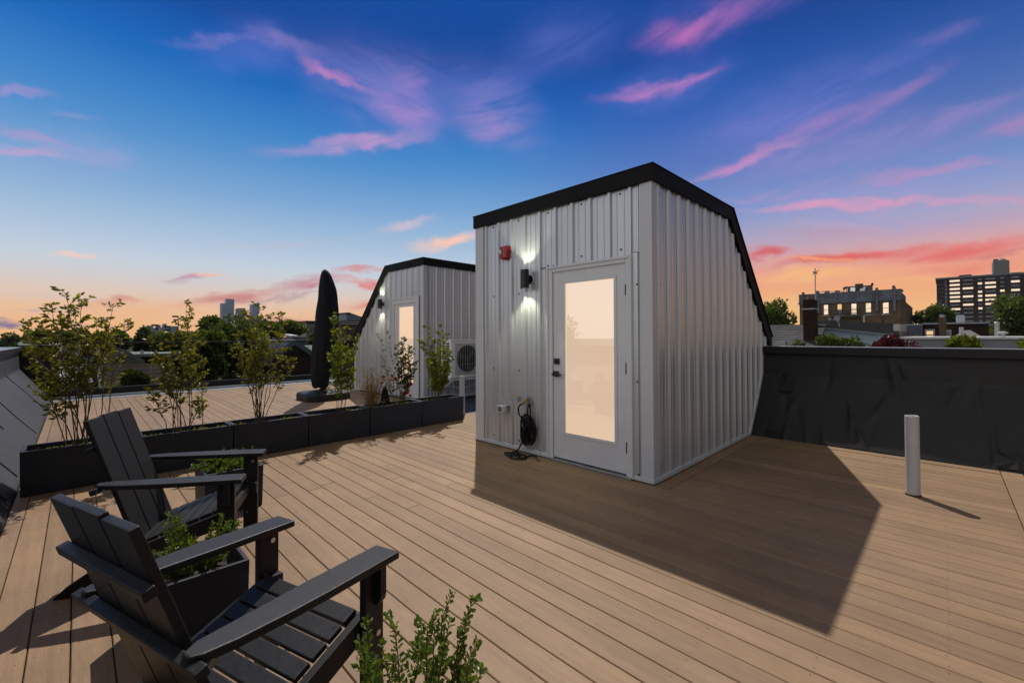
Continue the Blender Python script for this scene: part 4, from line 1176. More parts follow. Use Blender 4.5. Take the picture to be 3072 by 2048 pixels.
tips_mid = [on_y(x*.6044, 1100+y*.6044, 2.56+rt.uniform(-.12, .12)) for x, y in ((850, 732), (885, 742), (820, 770), (1098, 730), (1150, 758), (1060, 770), (835, 850), (925, 860), (1190, 765), (1120, 800), (960, 890), (845, 900), (1040, 840), (905, 800), (1175, 850))]
boxwood((.40, 2.56, 0), .18, .18, 26, 'bushy boxwood in the planter between the two deck chairs', 61, leaf=.021, tips=tips_mid, sprig=.12, step=.011)
boxwood((.90, 4.26, 0), .21, .21, 75, 'low round boxwood behind the rear deck chair arm', 62, leaf=.021)
tips_fr = [on_d(u, v, 1.2+rt.uniform(-.12, .14)) for u, v in ((1359, 1772), (1421, 1786), (1405, 1830), (1306, 1863), (1282, 1877), (1182, 1872), (1096, 1849), (1435, 1915), (1454, 2001), (1144, 1920), (1078, 1915), (1254, 1896), (1330, 1935), (1350, 1850), (1420, 1970), (1120, 1975))]
boxwood((.655, 1.03, 0), .24, .12, 2, 'upright sprigs of boxwood at the bottom edge right of the near chair', 63, leaf=.0215, zoff=.22, tips=tips_fr, sprig=.09, step=.0115)

# ------------------------------------------------------------------ BACKGROUND: trees
def tree(name, label, c, rad, lm, seed, n=3500, leaf=.16, clumps=16, trunk_r=.2, cat='tree', group=None, low=None):
    """c: crown centre, rad: (rx, ry, rz). Foliage in many clumps spread through the crown volume"""
    rng = np.random.default_rng(seed); c = np.array(c, float); rad = np.array(rad, float)
    base = np.array([c[0], c[1], GROUND])
    t = thing(name, label, cat, base, 0, group)
    cl = []
    while len(cl) < clumps:
        p = rng.uniform(-1, 1, 3)
        if .12 < p@p < 1: cl.append(p*(.55+.35*rng.random())/max(.55, np.linalg.norm(p))*np.linalg.norm(p)**.35)
    tr = MB()
    fork = c-np.array([0, 0, rad[2]*.55])
    tr.tube([base, base+(fork-base)*.5+rng.normal(size=3)*.1*rad[0]*.3, fork], [trunk_r, trunk_r*.8, trunk_r*.65], 8)
    pos = []; dd = []
    for p in cl:
        q = c+p*rad
        tr.tube([fork, fork+(q-fork)*.5+rng.normal(size=3)*rad*.05, q], [trunk_r*.4, trunk_r*.22, trunk_r*.08], 5)
        cr = rad*rng.uniform(.30, .48)
        k = int(n/clumps)
        d = rng.normal(size=(k, 3)); d /= np.linalg.norm(d, axis=1, keepdims=True)
        rr_ = (rng.uniform(.25, 1, k)**.5)[:, None]
        jit = 1+.35*rng.normal(size=(k, 1))*.4
        pos.append(q+d*rr_*cr*jit); dd.append(d+rng.normal(size=(k, 3))*.6+np.array([0, 0, -.1]))
    mb = MB(); P_ = np.concatenate(pos); D_ = np.concatenate(dd)
    leaf_mesh(mb, P_, D_, leaf*rng.uniform(.55, 1.3, len(P_)), rng, .62, .14)
    tr.build('trunk', M_bark, t); mb.build('crown', lm, t)
    return t
def tree_px(name, label, u0, u1, v0, v1, K, axis, lm, seed, n=3500, leaf=.16, clumps=16, **kw):
    """crown of a tree standing at distance K along world axis, its sides at picture columns u0..u1, top at v0, underside at v1"""
    f = on_x if axis == 'x' else on_y
    a, b = f(u0, v0, K), f(u1, v1, K); m_ = f((u0+u1)/2, (v0+v1)/2, K)
    w_ = np.linalg.norm((a-b)[:2])/2*.82; h_ = abs(a[2]-b[2])/2
    return tree(name, label, m_, (w_, w_, h_*.92), lm, seed, n, leaf, clumps, trunk_r=max(.08, w_*.07), **kw)
TG = 'trees among the houses'
# left: beyond the glass railing
tree_px('leafy_tree', 'big dark green tree beyond the railing, left of the parasol, tallest of the clump', 590, 800, 950, 1150, 26, 'y', M_leafTree, 101, 9000, .20, 26, group=TG)
tree_px('leafy_tree', 'broad green tree beyond the railing just right of the slim pointed shrub', 560, 700, 985, 1150, 22, 'y', M_leafTree2, 102, 6000, .17, 20, group=TG)
tree_px('leafy_tree', 'dark tree crown under the tallest skyline tower', 575, 690, 945, 1030, 45, 'y', M_leafTree, 103, 5000, .27, 20, group=TG)
tree_px('leafy_tree', 'distant green tree crown left of the tan building', 820, 925, 958, 1010, 60, 'y', M_leafTree2, 104, 4500, .28, 18, group=TG)
tree_px('leafy_tree', 'tree crown behind the red metal roof', 735, 860, 960, 1030, 52, 'y', M_leafTree, 105, 4500, .28, 18, group=TG)
tree_px('bush_tree', 'low leafy tree top at the foot of the brown shingle roof', 345, 460, 1118, 1175, 19, 'y', M_leafTree2, 106, 3000, .12, 12, group=TG)
tree_px('leafy_tree', 'dark tree behind the beige gable, left of the floodlight masts', 395, 470, 990, 1060, 60, 'y', M_leafTree, 107, 3500, .34, 14, group=TG)
tree_px('leafy_tree', 'dark tree below the far skyline, right of the white chimney', 460, 565, 985, 1075, 55, 'y', M_leafTree, 108, 4500, .34, 16, group=TG)
for k, (u0, u1, v0, K, lab) in enumerate(((-60, 75, 1000, 150, 'distant dark tree at the far left horizon beside the parapet'), (60, 170, 988, 110, 'distant dark tree behind the tall shrub, left side'), (150, 290, 985, 95, 'distant dark tree behind the middle of the tall shrub'), (270, 400, 990, 120, 'distant dark tree right of the tall shrub'), (500, 600, 992, 130, 'distant dark tree behind the slim pointed shrub'))):
    tree_px('leafy_tree', lab, u0, u1, v0, v0+45, K, 'y', M_leafTree, 120+k, 2200, .5, 10, group=TG)
tree_px('leafy_tree', 'small green tree before the tan building, beside the parasol', 922, 962, 1000, 1040, 40, 'y', M_leafTree2, 130, 1500, .2, 8, group=TG)
tree_px('leafy_tree', 'dark leafy tree filling the view between the slim shrub and the forked shrub', 640, 790, 975, 1130, 34, 'y', M_leafTree, 160, 7000, .24, 24, group=TG)
tree_px('leafy_tree', 'leafy tree low behind the forked shrub, beside the red metal roof', 740, 868, 1030, 1140, 28, 'y', M_leafTree2, 161, 4500, .18, 18, group=TG)
tree_px('leafy_tree', 'dark tree right under the second skyline tower', 700, 830, 958, 1030, 70, 'y', M_leafTree, 162, 4500, .42, 18, group=TG)
tree_px('leafy_tree', 'dark tree crown showing over the railing right of the tall shrub', 285, 400, 1000, 1060, 70, 'y', M_leafTree, 163, 3500, .42, 14, group=TG)
# right: beyond the parapet
tree_px('leafy_tree', 'green tree behind the grey shingle roof, right of the near hut', 2255, 2385, 905, 1010, 45, 'x', M_leafTree2, 140, 6000, .26, 20, group=TG)
tree_px('leafy_tree', 'dark green tree between the brick building and the tower block', 2725, 2880, 918, 995, 110, 'x', M_leafTree, 141, 6000, .5, 20, group=TG)
tree_px('leafy_tree', 'large bright green tree at the right edge before the tower block', 2940, 3200, 880, 1040, 70, 'x', M_leafTree2, 142, 11000, .36, 28, group=TG)
BG_ = 'tree tops rising just beyond the black parapet'
tree_px('bush_tree', 'green tree top before the blue house, left one beside the chimney', 2440, 2530, 1000, 1075, 13, 'x', M_leafTree2, 150, 1300, .085, 12, group=BG_)
tree_px('bush_tree', 'green tree top before the blue house, next to the maroon maple', 2505, 2600, 1008, 1080, 13, 'x', M_leafTree2, 151, 1300, .085, 12, group=BG_)
tree_px('maroon_maple', 'maroon leaved maple top rising beyond the black parapet', 2580, 2785, 1008, 1100, 14, 'x', M_leafRed, 152, 3600, .085, 22)
tree_px('bush_tree', 'yellow green tree top before the long grey flat roof', 2825, 2965, 1003, 1085, 12, 'x', M_leafYel, 153, 1700, .095, 14, group=BG_)
tree_px('bush_tree', 'yellow green tree top cut by the right picture edge', 3045, 3150, 1022, 1085, 12, 'x', M_leafYel, 154, 1200, .095, 10, group=BG_)
tree_px('bush_tree', 'sparse small tree top before the grey shingle roof', 2370, 2425, 1012, 1070, 14, 'x', M_leafTree2, 155, 500, .085, 7, group=BG_)

# ------------------------------------------------------------------ BACKGROUND: buildings on the right
M_brickTan = brick_mat('tan_brick', (.16, .105, .06), (.13, .085, .05), (.11, .09, .07))
M_terra = brick_mat('grey_terracotta', (.17, .18, .22), (.14, .15, .19), (.06, .065, .08), bw=.62, bh=.31, msize=.03)
M_brickDark = brick_mat('dark_brick', (.030, .016, .012), (.042, .020, .014), (.022, .018, .016))
M_brickRed = brick_mat('tower_brick', (.036, .020, .020), (.028, .017, .018), (.026, .022, .022), bw=1.0, bh=.5)
M_frame = mat('dark_frame', (.018, .018, .02), .5)
M_litA = emit('lit_window', lin((255, 226, 190)), 1.0, rough=.2, var=.35, scale=1.6, stretch=(1, 1, 2))
M_litB = emit('lit_window_warm', lin((255, 205, 140)), .9, rough=.2, var=.3, scale=2.5)
M_dimwin = mat('dim_window', (.07, .085, .11), .15, spec=.8)
M_sill = mat('stone_sill', (.3, .3, .3), .8)

K = 80.0
def xr(u, v, K_=K): return on_x(u, v, K_)
z8 = lambda x, y: (2380+x*.17007, 820+y*.17007)
yL, yR = xr(*z8(107, 400))[1], xr(*z8(1885, 400))[1]
ztop = xr(*z8(1885, 245))[2]; zband = xr(*z8(1500, 455))[2]
bb = thing('brick_building', 'tan brick building with grey terracotta parapet and five lit windows', 'building', (K, (yL+yR)/2, GROUND))
zl = xr(*z8(107, 335))[2]
mb = MB(); mb.box(K, K+34, yR, yL, GROUND, zband); mb.build('wall', M_brickTan, bb)
mb = MB(); mb.box(K-.12, K+.5, yR-.05, yL+.05, zband+.002, ztop-.35); mb.box(K+.51, K+34, yR-.05, yR+.4, zband+.002, ztop-1.4); mb.box(K+.52, K+12, yR-.04, yR+.39, ztop-1.39, ztop-.5)
mb.box(K-.22, K+.1, yR-.15, yL+.15, zband-.28, zband-.001)
mb.build('parapet', M_terra, bb)
mb = MB(); mb.box(K-.16, K+.6, yR-.1, yL+.1, ztop-.349, ztop-.20)
for (a, b, h_) in ((540, 615, .5), (715, 795, .45)):
    ya_, yb_ = xr(*z8(a, 300))[1], xr(*z8(b, 300))[1]; mb.box(K+.61, K+1.2, yb_, ya_, ztop-.5, ztop+h_*.6-.1)
mb.build('parapet_cap', M_terra, bb)
mb = MB()
for (a, b, y0_, y1_) in ((405, 465, 310, 700), (1450, 1505, 255, 670), (1757, 1815, 240, 665), (160, 205, 335, 480)):
    p0, p1 = xr(*z8(a, y0_)), xr(*z8(b, y1_)); mb = MB(); mb.box(K-.42, K-.13, p1[1], p0[1], p1[2], p0[2]-.02); mb.build('pilaster', M_terra, bb)
mb = MB()
for a in (510, 665, 845, 1030, 1215, 1400):
    p = xr(*z8(a, 350)); mb.tube([(K-.15, p[1]+.38*math.cos(t), p[2]-.1+.38*math.sin(t)) for t in np.linspace(0, 2*math.pi, 17)], .05, 5, cap=False)
mb.build('medallion_band', mat('terra_relief', (.13, .14, .17), .8), bb)
for k, (a, b, y0_, y1_, ld) in enumerate(((525, 630, 545, 735, 1), (765, 872, 535, 730, .55), (1010, 1130, 525, 725, 1), (1263, 1388, 515, 720, .8), (1565, 1700, 505, 712, 1))):
    p0, p1 = xr(*z8(a, y0_)), xr(*z8(b, y1_)); y0w, y1w, z0w, z1w = p1[1], p0[1], p1[2], p0[2]
    mb = MB(); f_ = .10
    mb.box(K-.06, K-.002, y0w, y0w+f_, z0w, z1w); mb.box(K-.06, K-.002, y1w-f_, y1w, z0w, z1w); mb.box(K-.06, K-.002, y0w+f_, y1w-f_, z0w, z0w+f_); mb.box(K-.06, K-.002, y0w+f_, y1w-f_, z1w-f_, z1w)
    zm = z0w+(z1w-z0w)*.5; mb.box(K-.055, K-.002, y0w+f_, y1w-f_, zm-.03, zm+.03)
    wn = mb.build('window', M_frame, bb)
    zs = z1w-(z1w-z0w)*ld
    mb = MB(); mb.box(K-.03, K-.003, y0w+f_, y1w-f_, max(zs, z0w+f_), z1w-f_); mb.build('pane', M_litA if k != 1 else M_litB, wn)
    if ld < 1:
        mb = MB(); mb.box(K-.03, K-.003, y0w+f_, y1w-f_, z0w+f_, zs-.002); mb.build('pane', M_dimwin, wn)
    mb = MB(); mb.box(K-.15, K-.07, y0w-.1, y1w+.1, z0w-.16, z0w-.02); mb.build('sill', M_sill, wn)
p0, p1 = xr(*z8(670, 660)), xr(*z8(1195, 758))
mb = MB()
ya_, yb_ = p1[1], p0[1]
mb.box(K-1.1, K-.1, ya_, yb_, p1[2]-.1, p1[2])
for z_ in (p0[2], (p0[2]+p1[2])/2): mb.tube([(K-1.1, ya_, z_), (K-1.1, yb_, z_)], .035, 6)
for y_ in np.arange(ya_, yb_, .28): mb.tube([(K-1.1, y_, p1[2]), (K-1.1, y_, p0[2])], .02, 4)
for y_ in (ya_, yb_): mb.tube([(K-1.1, y_, p0[2]), (K-.1, y_, p0[2])], .035, 6); mb.tube([(K-1.0, y_, p1[2]), (K-.1, y_, p1[2]-.9)], .04, 6)
mb.build('fire_escape', M_frame, bb)
# dark slim window slots and box units on the side wall
for k in range(7):
    mb = MB(); x_ = K+3+k*3.6; mb.box(x_, x_+1.1, yR-.03, yR-.003, ztop-5.6, ztop-2.5); mb.build('window', M_frame, bb)
for k, x_ in enumerate((K+3.2, K+14.0, K+24.5)):
    mb = MB(); mb.box(x_, x_+.9, yR-.5, yR-.035, ztop-6.0, ztop-5.5); mb.build('window_unit', M_sill, bb)
# roof structures on the brick building
p0, p1 = xr(*z8(1925, 265)), xr(*z8(2060, 400))
rb = thing('roof_shed', 'small pale roof shed with pipe on the brick building', 'roof shed', (K+14, yR+2, ztop-.6))
mb = MB(); mb.box(K+13, K+16, yR+.6, yR+3.0, ztop-1.4, ztop+.55); mb.build('shed_body', mat('pale_panel', (.22, .26, .3), .6), rb)
mb = MB(); mb.box(K+12.8, K+16.2, yR+.4, yR+3.2, ztop+.55, ztop+.75); mb.build('shed_roof', M_frame, rb)
mb = MB(); mb.tube([(K+14, yR+1.5, ztop+.75), (K+14, yR+1.5, ztop+1.5)], .18, 8); mb.build('vent', M_frame, rb)
# rooftop sign frame
p0, p1 = xr(*z8(945, 225), K+4), xr(*z8(1375, 300), K+4)
rs = thing('roof_frame', 'dark slanted frame with white panels on top of the brick building', 'roof structure', (K+4, (p0[1]+p1[1])/2, p1[2]))
za_ = xr(*z8(945, 225), K+4)[2]; zb2 = xr(*z8(1375, 198), K+4)[2]; zlow = ztop-.5
def zt_(y): return za_+(zb2-za_)*(p0[1]-y)/(p0[1]-p1[1])
mb = MB(); mb.hexa([(K+4, p1[1], zlow), (K+5.4, p1[1], zlow), (K+5.4, p0[1], zlow), (K+4, p0[1], zlow)], [(K+4.8, p1[1], zb2), (K+5.4, p1[1], zb2), (K+5.4, p0[1], za_), (K+4.8, p0[1], za_)])
ym = (p0[1]+p1[1])/2; mb.box(K+4.4, K+5.3, ym-.4, ym+.5, zlow+1, zt_(ym)+.30)
mb.build('frame_body', M_frame, rs)
for (a, b) in ((1000, 1090), (1170, 1265)):
    ya_, yb_ = xr(*z8(b, 260), K+4)[1], xr(*z8(a, 260), K+4)[1]
    mb = MB(); mb.hexa([(K+4.0, ya_+.06, zlow+.55), (K+4.02, ya_+.06, zlow+.5), (K+4.02, yb_, zlow+.5), (K+4.0, yb_, zlow+.55)], [(K+4.60, ya_, zt_(ya_)-.22), (K+4.65, ya_, zt_(ya_)-.2), (K+4.65, yb_, zt_(yb_)-.2), (K+4.60, yb_, zt_(yb_)-.22)])
    mb.build('white_panel', mat('sign_white', (.65, .65, .62), .6), rs)
for u_, v_ in ((885, 250), (925, 235), (1385, 175)):
    p = xr(*z8(u_, v_), K+4); mb = MB(); mb.tube([(K+4.5, p[1], zlow), (K+4.5, p[1], p[2])], .05, 5); mb.lathe((K+4.5, p[1], p[2]-.1), [(.03, -.25), (.16, -.1), (.16, .12), (.05, .25)], 8); mb.build('floodlight', M_frame, rs)

# tower block
K = 458.0
zD = lambda x, y: (2780+x*.19135, 760+y*.19135)
p = xr(*zD(345, 398), K); zT = p[2]; yA = p[1]; yE = yA-75
tw = thing('tower_block', 'tall dark red brick apartment tower with rows of lit windows', 'building', (K, yA-30, GROUND))
xe = 30
y_side = xr(*zD(345, 398), K)[1]
yS0 = xr(*zD(152, 400), K+3)[1]
mb = MB(); mb.box(K, K+40, yE, y_side, GROUND, zT); mb.box(K+3, K+40, y_side+.05, yS0, GROUND, zT-.3); mb.build('wall', M_brickRed, tw)
mb = MB(); mb.box(K-.5, K+40.5, yE-.5, yS0+.5, zT+.02, zT+1.1); mb.build('roof_rail', mat('tower_cap', (.10, .13, .14), .6), tw)
pa, pb = xr(*zD(1040, 130), K+10), xr(*zD(1297, 355), K+10)
mb = MB(); mb.box(K+8, K+22, pb[1], pa[1], zT+1.2, pa[2]); yc_ = (pa[1]+pb[1])/2; w2 = (pa[1]-pb[1])/2
mb.lathe((K+15, yc_-.8, pa[2]), [(w2*.72, 0), (w2*.70, .8), (w2*.25, 2.3), (w2*.1, 2.4)], 12); mb.box(K+8.5, K+12, pa[1]-2.4, pa[1]-.1, pa[2]+.01, pa[2]+1.6)
mb.build('bulkhead', mat('bulkhead_grey', (.13, .125, .125), .8), tw)
pa, pb = xr(*zD(508, 350), K+6), xr(*zD(703, 385), K+6); mb = MB(); mb.box(K+5, K+12, pb[1], pa[1], zT+1.15, pa[2]+.3); mb.build('bulkhead', M_frame, tw)
pa, pb = xr(*zD(1320, 310), K+6), xr(*zD(1470, 340), K+6); mb = MB(); mb.box(K+5, K+12, pb[1], pa[1], zT+1.15, pa[2]+.3); mb.build('bulkhead', M_frame, tw)
cols = [(362, 522), (567, 730), (805, 870), (917, 1088), (1152, 1222), (1325, 1463), (1560, 1700)]
lit = {0: {0, 1, 2, 3, 4, 5, 7}, 1: {2, 4, 6}, 2: {1, 3, 4, 5, 7}, 3: {1, 2, 4, 5, 6}, 4: {3}, 5: {1, 3}, 6: {0, 2}}
st_ = (xr(*zD(440, 432), K)[2]-xr(*zD(440, 874), K)[2])/7.0
zr0 = xr(*zD(440, 432), K)[2]
for ci, (a, b) in enumerate(cols):
    y1w, y0w = xr(*zD(a, 600), K)[1], xr(*zD(b, 600), K)[1]
    for rw in range(12):
        zc = zr0-rw*st_
        if rw in lit[ci]:
            mb = MB(); mb.box(K-.08, K-.01, y0w, y1w, zc-.72, zc+.72); mb.build('window', M_litA, tw)
        else:
            mb = MB(); mb.box(K-.06, K-.01, y0w+.15, y1w-.15, zc-.45, zc+.5)
            mb.build('window', M_dimwin, tw)
mb = MB()
for rw in range(10): mb.box(K+2.6, K+2.99, y_side+.2, yS0, zr0-rw*st_-1.9, zr0-rw*st_-1.7)
mb.build('balcony_slab', mat('slab_grey', (.16, .165, .18), .8), tw)
for q in range(9):
    mb = MB(); mb.box(K+2.9, K+2.99, y_side+1.0, y_side+2.0, zr0-q*st_-.8, zr0-q*st_+.8); mb.build('stair_window', M_dimwin, tw)

# blue sided house, roof gable towards us
K = 26.0
M_blue = mat('blue_siding', (.34, .43, .53), .6, var=.06)
M_btrim = mat('blue_trim', (.44, .53, .62), .5)
M_tar = mat('tar_roof', (.025, .026, .03), .55, var=.4, scale=1.5)
h = thing('blue_house', 'pale blue sided house with dark low roof beyond the parapet', 'house', (K, xr(*z8(1000, 1000), K)[1], GROUND))
q = lambda x, y, k=K: xr(*z8(x, y), k)
a0, pk, a1, a2 = q(262, 990), q(325, 945), q(1590, 1075), q(1880, 1065)
poly = [(a0[1], GROUND), (a0[1], a0[2]), (pk[1], pk[2]), (a1[1], a1[2]), (a1[1], GROUND)]
mb = MB(); mb.prism(poly, 'x', K, K+8)
for zz in np.arange(a1[2]-4, pk[2], .11): mb.box(K-.012, K-.001, a1[1]+.05, a0[1]-.02, zz, zz+.012) if zz < a1[2]-.03 else None
mb.build('wall', M_blue, h)
mb = MB(); e0, e1 = q(150, 1005), q(1750, 1085)
mb.prism([(e0[1], e0[2]), (q(300, 935)[1], q(300, 935)[2]+.02), (q(1690, 1055)[1], q(1690, 1055)[2]), (e1[1], e1[2]), (a1[1], a1[2]), (pk[1], pk[2]), (q(262, 985)[1], q(262, 985)[2])], 'x', K-.35, K-.015); mb.build('fascia_trim', M_btrim, h)
mb = MB()
s0, s1, s2, s3, s4 = q(145, 1000), q(315, 905), q(1880, 1040), q(1880, 1050), q(300, 936)
mb.prism([(s0[1], s0[2]), (s1[1], s1[2]), (s2[1], s2[2]+.05), (s2[1], s2[2]-.12), (s4[1], s4[2]+.02), (s0[1], s0[2]-.09)], 'x', K-.40, K+8.2)
mb.build('roof', M_tar, h)
mb = MB(); r0, r1, r2, r3 = q(332, 832, K+2), q(1765, 878, K+2), q(1748, 1030, K+2), q(332, 905, K+2)
mb.prism([(r3[1], r3[2]-.25), (r0[1], r0[2]), (r1[1], r1[2]), (r2[1], r2[2]-.2)], 'x', K+2, K+8); mb.build('roof_curb', M_tar, h)
mb = MB(); w0, w1 = q(1765, 900, K+2), q(1870, 1030, K+2); mb.prism([(w0[1], w0[2]), (w1[1], w0[2]+.02), (w1[1], w1[2]), (w0[1], w1[2])], 'x', K+1.95, K+8); mb.build('parapet_end', mat('pale_stucco', (.38, .38, .38), .8), h)
mb = MB(); mb.box(K-.04, K-.001, a1[1]-.0, a1[1]+.18, GROUND, a1[2]-.02); mb.box(K-.04, K-.001, a0[1]-.2, a0[1], GROUND, a0[2]-.02); mb.build('corner_board', M_btrim, h)
w0, w1 = q(1615, 1100), q(1870, 1200)
mb = MB(); mb.box(K+.3, K+8, w1[1], a1[1]-.01, GROUND, w0[2]); mb.build('side_wing', mat('grey_siding', (.2, .2, .21), .7), h)

# brick chimney and antenna left of the blue house
K2_ = 24.0
c0, c1 = q(167, 465, K2_), q(375, 1200, K2_)
ch_ = thing('brick_chimney', 'tall dark brick chimney with clay pot at the left of the blue house', 'chimney', (K2_, (c0[1]+c1[1])/2, GROUND))
mb = MB(); mb.box(K2_, K2_+.8, c1[1], c0[1], GROUND, c0[2]); mb.build('stack', M_brickDark, ch_)
mb = MB(); zc_ = q(167, 627, K2_)[2]; mb.box(K2_-.04, K2_+.84, c1[1]-.04, c0[1]+.04, zc_-.04, zc_+.02); mb.build('stone_band', M_sill, ch_)
mb = MB(); pc = q(268, 395, K2_); mb.lathe((K2_+.4, pc[1], c0[2]), [(.16, 0), (.14, pc[2]-c0[2])], 12); mb.build('chimney_pot', mat('clay', (.14, .06, .04), .8), ch_)
K3_ = 30.0
m0 = xr(2445.5, 805, K3_); m1 = xr(2447, 965, K3_)
an = thing('antenna_mast', 'thin antenna mast with small cross arms rising left of the brick building', 'antenna', (K3_, m0[1], m1[2]-3))
mb = MB(); mb.tube([(K3_, m1[1], m1[2]-3), (K3_, m0[1], m0[2])], .028, 6); mb.build('mast', M_galv, an)
mb = MB(); zc_ = m0[2]-.26
mb.tube([(K3_, m0[1]+.13, zc_-.09), (K3_, m0[1]-.16, zc_+.13)], .02, 6); mb.tube([(K3_-.12, m0[1]+.08, zc_+.06), (K3_+.12, m0[1]-.08, zc_-.04)], .03, 6); mb.tube([(K3_, m0[1]+.10, zc_+.04), (K3_, m0[1]-.10, zc_-.06)], .014, 5)
mb.build('antenna_head', M_frame, an)

# grey shingle roof left of the chimney
K = 22.0
M_shgrey = brick_mat('grey_shingle', (.075, .075, .08), (.055, .055, .06), (.02, .02, .022), bw=.35, bh=.12, msize=.012)
z8b = lambda x, y: (2200+x*.3708, 740+y*.3708)
sr = thing('shingle_house', 'grey shingled house roof between the near hut and the brick chimney', 'house', (K+2, xr(*z8b(420, 700), K)[1], GROUND))
g0, g1 = xr(*z8b(240, 805), K), xr(*z8b(568, 805), K); t0 = xr(*z8b(400, 632), K+4)
mb = MB(); mb.add([(K, g1[1]-.2, g0[2]-.6), (K, g0[1]+1.5, g0[2]-.6), (K+4, g0[1]+1.5, t0[2]), (K+4, g1[1]-.2, t0[2]), (K+8, g0[1]+1.5, g0[2]-.6), (K+8, g1[1]-.2, g0[2]-.6)], [(0, 3, 2, 1), (3, 5, 4, 2)])
mb.build('roof', M_shgrey, sr)
mb = MB(); mb.prism([(K+.1, GROUND), (K+.1, g0[2]-.62), (K+4, t0[2]-.12), (K+7.9, g0[2]-.62), (K+7.9, GROUND)], 'y', g1[1]-.1, g0[1]+1.4); mb.build('wall', mat('house_grey', (.25, .25, .25), .8), sr)
vb = xr(*z8b(385, 785), K+.8); mb = MB(); mb.box(K+.6, K+1.0, vb[1]-.22, vb[1]+.22, vb[2]-.2, vb[2]+.12); mb.build('roof_vent', M_sill, sr)

# long grey flat roofed building and things on it
K = 20.0
fl = thing('flat_building', 'long grey flat roofed building with white roof edge at right', 'building', (K, -1, GROUND))
p0, p1 = xr(2706, 1018, K), xr(3120, 1010, K)
zt0 = xr(2900, 1017, K)[2]
mb = MB(); mb.box(K, K+9, -4.5, p0[1], GROUND, zt0); mb.build('wall', mat('grey_stucco', (.16, .165, .18), .8, var=.2, scale=1.5), fl)
mb = MB(); mb.box(K-.06, K+9, -4.55, p0[1]+.05, zt0+.002, zt0+.07); mb.build('roof_edge', mat('roof_white', (.45, .45, .44), .7), fl)
def pipe(u, v0, v1, K_, r_, label, cap=False, m_=None):
    a, b = xr(u, v0, K_), xr(u, v1, K_)
    t = thing('vent_stack', label, 'vent stack', (K_, b[1], b[2]), 0, 'vent stacks on the neighbouring roofs')
    mb = MB(); mb.tube([(K_, b[1], b[2]), (K_, a[1], a[2])], r_, 12); mb.build('stack_pipe', m_ or M_galv, t)
    if cap:
        mb = MB(); mb.lathe((K_, a[1], a[2]-.02), [(r_*1.15, 0), (r_*1.25, .04), (r_*.9, .07)], 12); mb.build('stack_cap', M_galv, t)
pipe(2884, 981, 1018, 21.0, .055, 'slim pale vent stack on the long flat roof', m_=M_sill)
pipe(2990.5, 969, 1012, 26.0, .07, 'dark vent stack with cap right of the hipped roof', True)
pipe(2649, 944, 970, 27.5, .04, 'grey vent stack standing on the blue house roof', True, M_frame)
pipe(2592, 947, 967, 27.5, .04, 'thin dark post on the blue house roof')
pt_ = xr(3009, 1008, 22)
t = thing('roof_vent', 'squat white mushroom vent on the long flat roof', 'roof vent', (22, pt_[1], zt0+.07))
mb = MB(); mb.lathe((22, pt_[1], zt0+.07), [(.055, 0), (.055, .10)], 14); mb.build('vent_neck', M_galv, t)
mb = MB(); mb.lathe((22, pt_[1], zt0+.07), [(.12, .10), (.13, .13), (.08, .17), (.02, .18)], 16); mb.build('vent_cap', M_sill, t)
# satellite dish on the blue house
dp = xr(*z8(775, 790), 27.0)
t = thing('satellite_dish', 'small grey satellite dish on the blue house roof', 'satellite dish', (27, dp[1], dp[2]-.4))
mb = MB(); mb.lathe((0, 0, 0), [(.01, 0), (.09, .015), (.16, .05)], 20, cap=False); mb.v = [(27-z*.9+.1*y, dp[1]+x*.8, dp[2]+y) for x, y, z in mb.v]; mb.build('dish', mat('dish_grey', (.22, .23, .25), .5), t)
mb = MB(); mb.tube([(27.05, dp[1], dp[2]), (27.1, dp[1]-.1, dp[2]-.55)], .03, 6); mb.tube([(27, dp[1], dp[2]-.1), (26.7, dp[1]+.25, dp[2]-.05)], .02, 6); mb.box(26.66, 26.74, dp[1]+.22, dp[1]+.32, dp[2]-.1, dp[2]+.02); mb.build('dish_arm', M_sill, t)

# dark low building behind with a lit window, a brick chimney and a tank
K = 38.0
db = thing('dark_building', 'dark low building with one small lit window beside a brick chimney', 'building', (K, -1, GROUND))
p0, p1, pm = xr(2700, 972, K), xr(2966, 971, K), xr(2768, 972, K)
zt1 = xr(2850, 972, K)[2]
mb = MB(); mb.box(K, K+10, p1[1], pm[1]-.01, GROUND, zt1); mb.build('wall', M_brickDark, db)
mb = MB(); mb.box(K-.3, K+10, pm[1], p0[1], GROUND, zt1-.05); mb.build('siding_wall', mat('slate_siding', (.06, .065, .085), .7), db)
mb = MB(); mb.box(K-.1, K+10, p1[1]-.05, pm[1]+.0, zt1+.002, zt1+.09); mb.box(K-.35, K+10, pm[1]+.01, p0[1]+.1, zt1-.048, zt1+.03); mb.build('roof_edge', mat('roof_edge_blue', (.25, .28, .31), .6), db)
w0, w1 = xr(2780, 993, K), xr(2799, 1016, K)
mb = MB(); mb.box(K-.06, K-.002, w1[1]-.09, w0[1]+.09, w1[2]-.1, w0[2]+.12); wn = mb.build('window', M_sill, db)
zm_ = (w0[2]+w1[2])/2
mb = MB(); mb.box(K-.075, K-.061, w1[1], w0[1], zm_+.04, w0[2]); mb.box(K-.075, K-.061, w1[1], w0[1], w1[2], zm_-.04); mb.build('pane', M_litB, wn)
w0, w1 = xr(2840, 993, K), xr(2851, 1006, K)
mb = MB(); mb.box(K-.06, K-.002, w1[1]-.05, w0[1]+.05, w1[2]-.05, w0[2]+.08); wn = mb.build('window', M_sill, db); mb = MB(); mb.box(K-.075, K-.061, w1[1], w0[1], w1[2], w0[2]); mb.build('pane', M_dimwin, wn)
K4 = 35.0
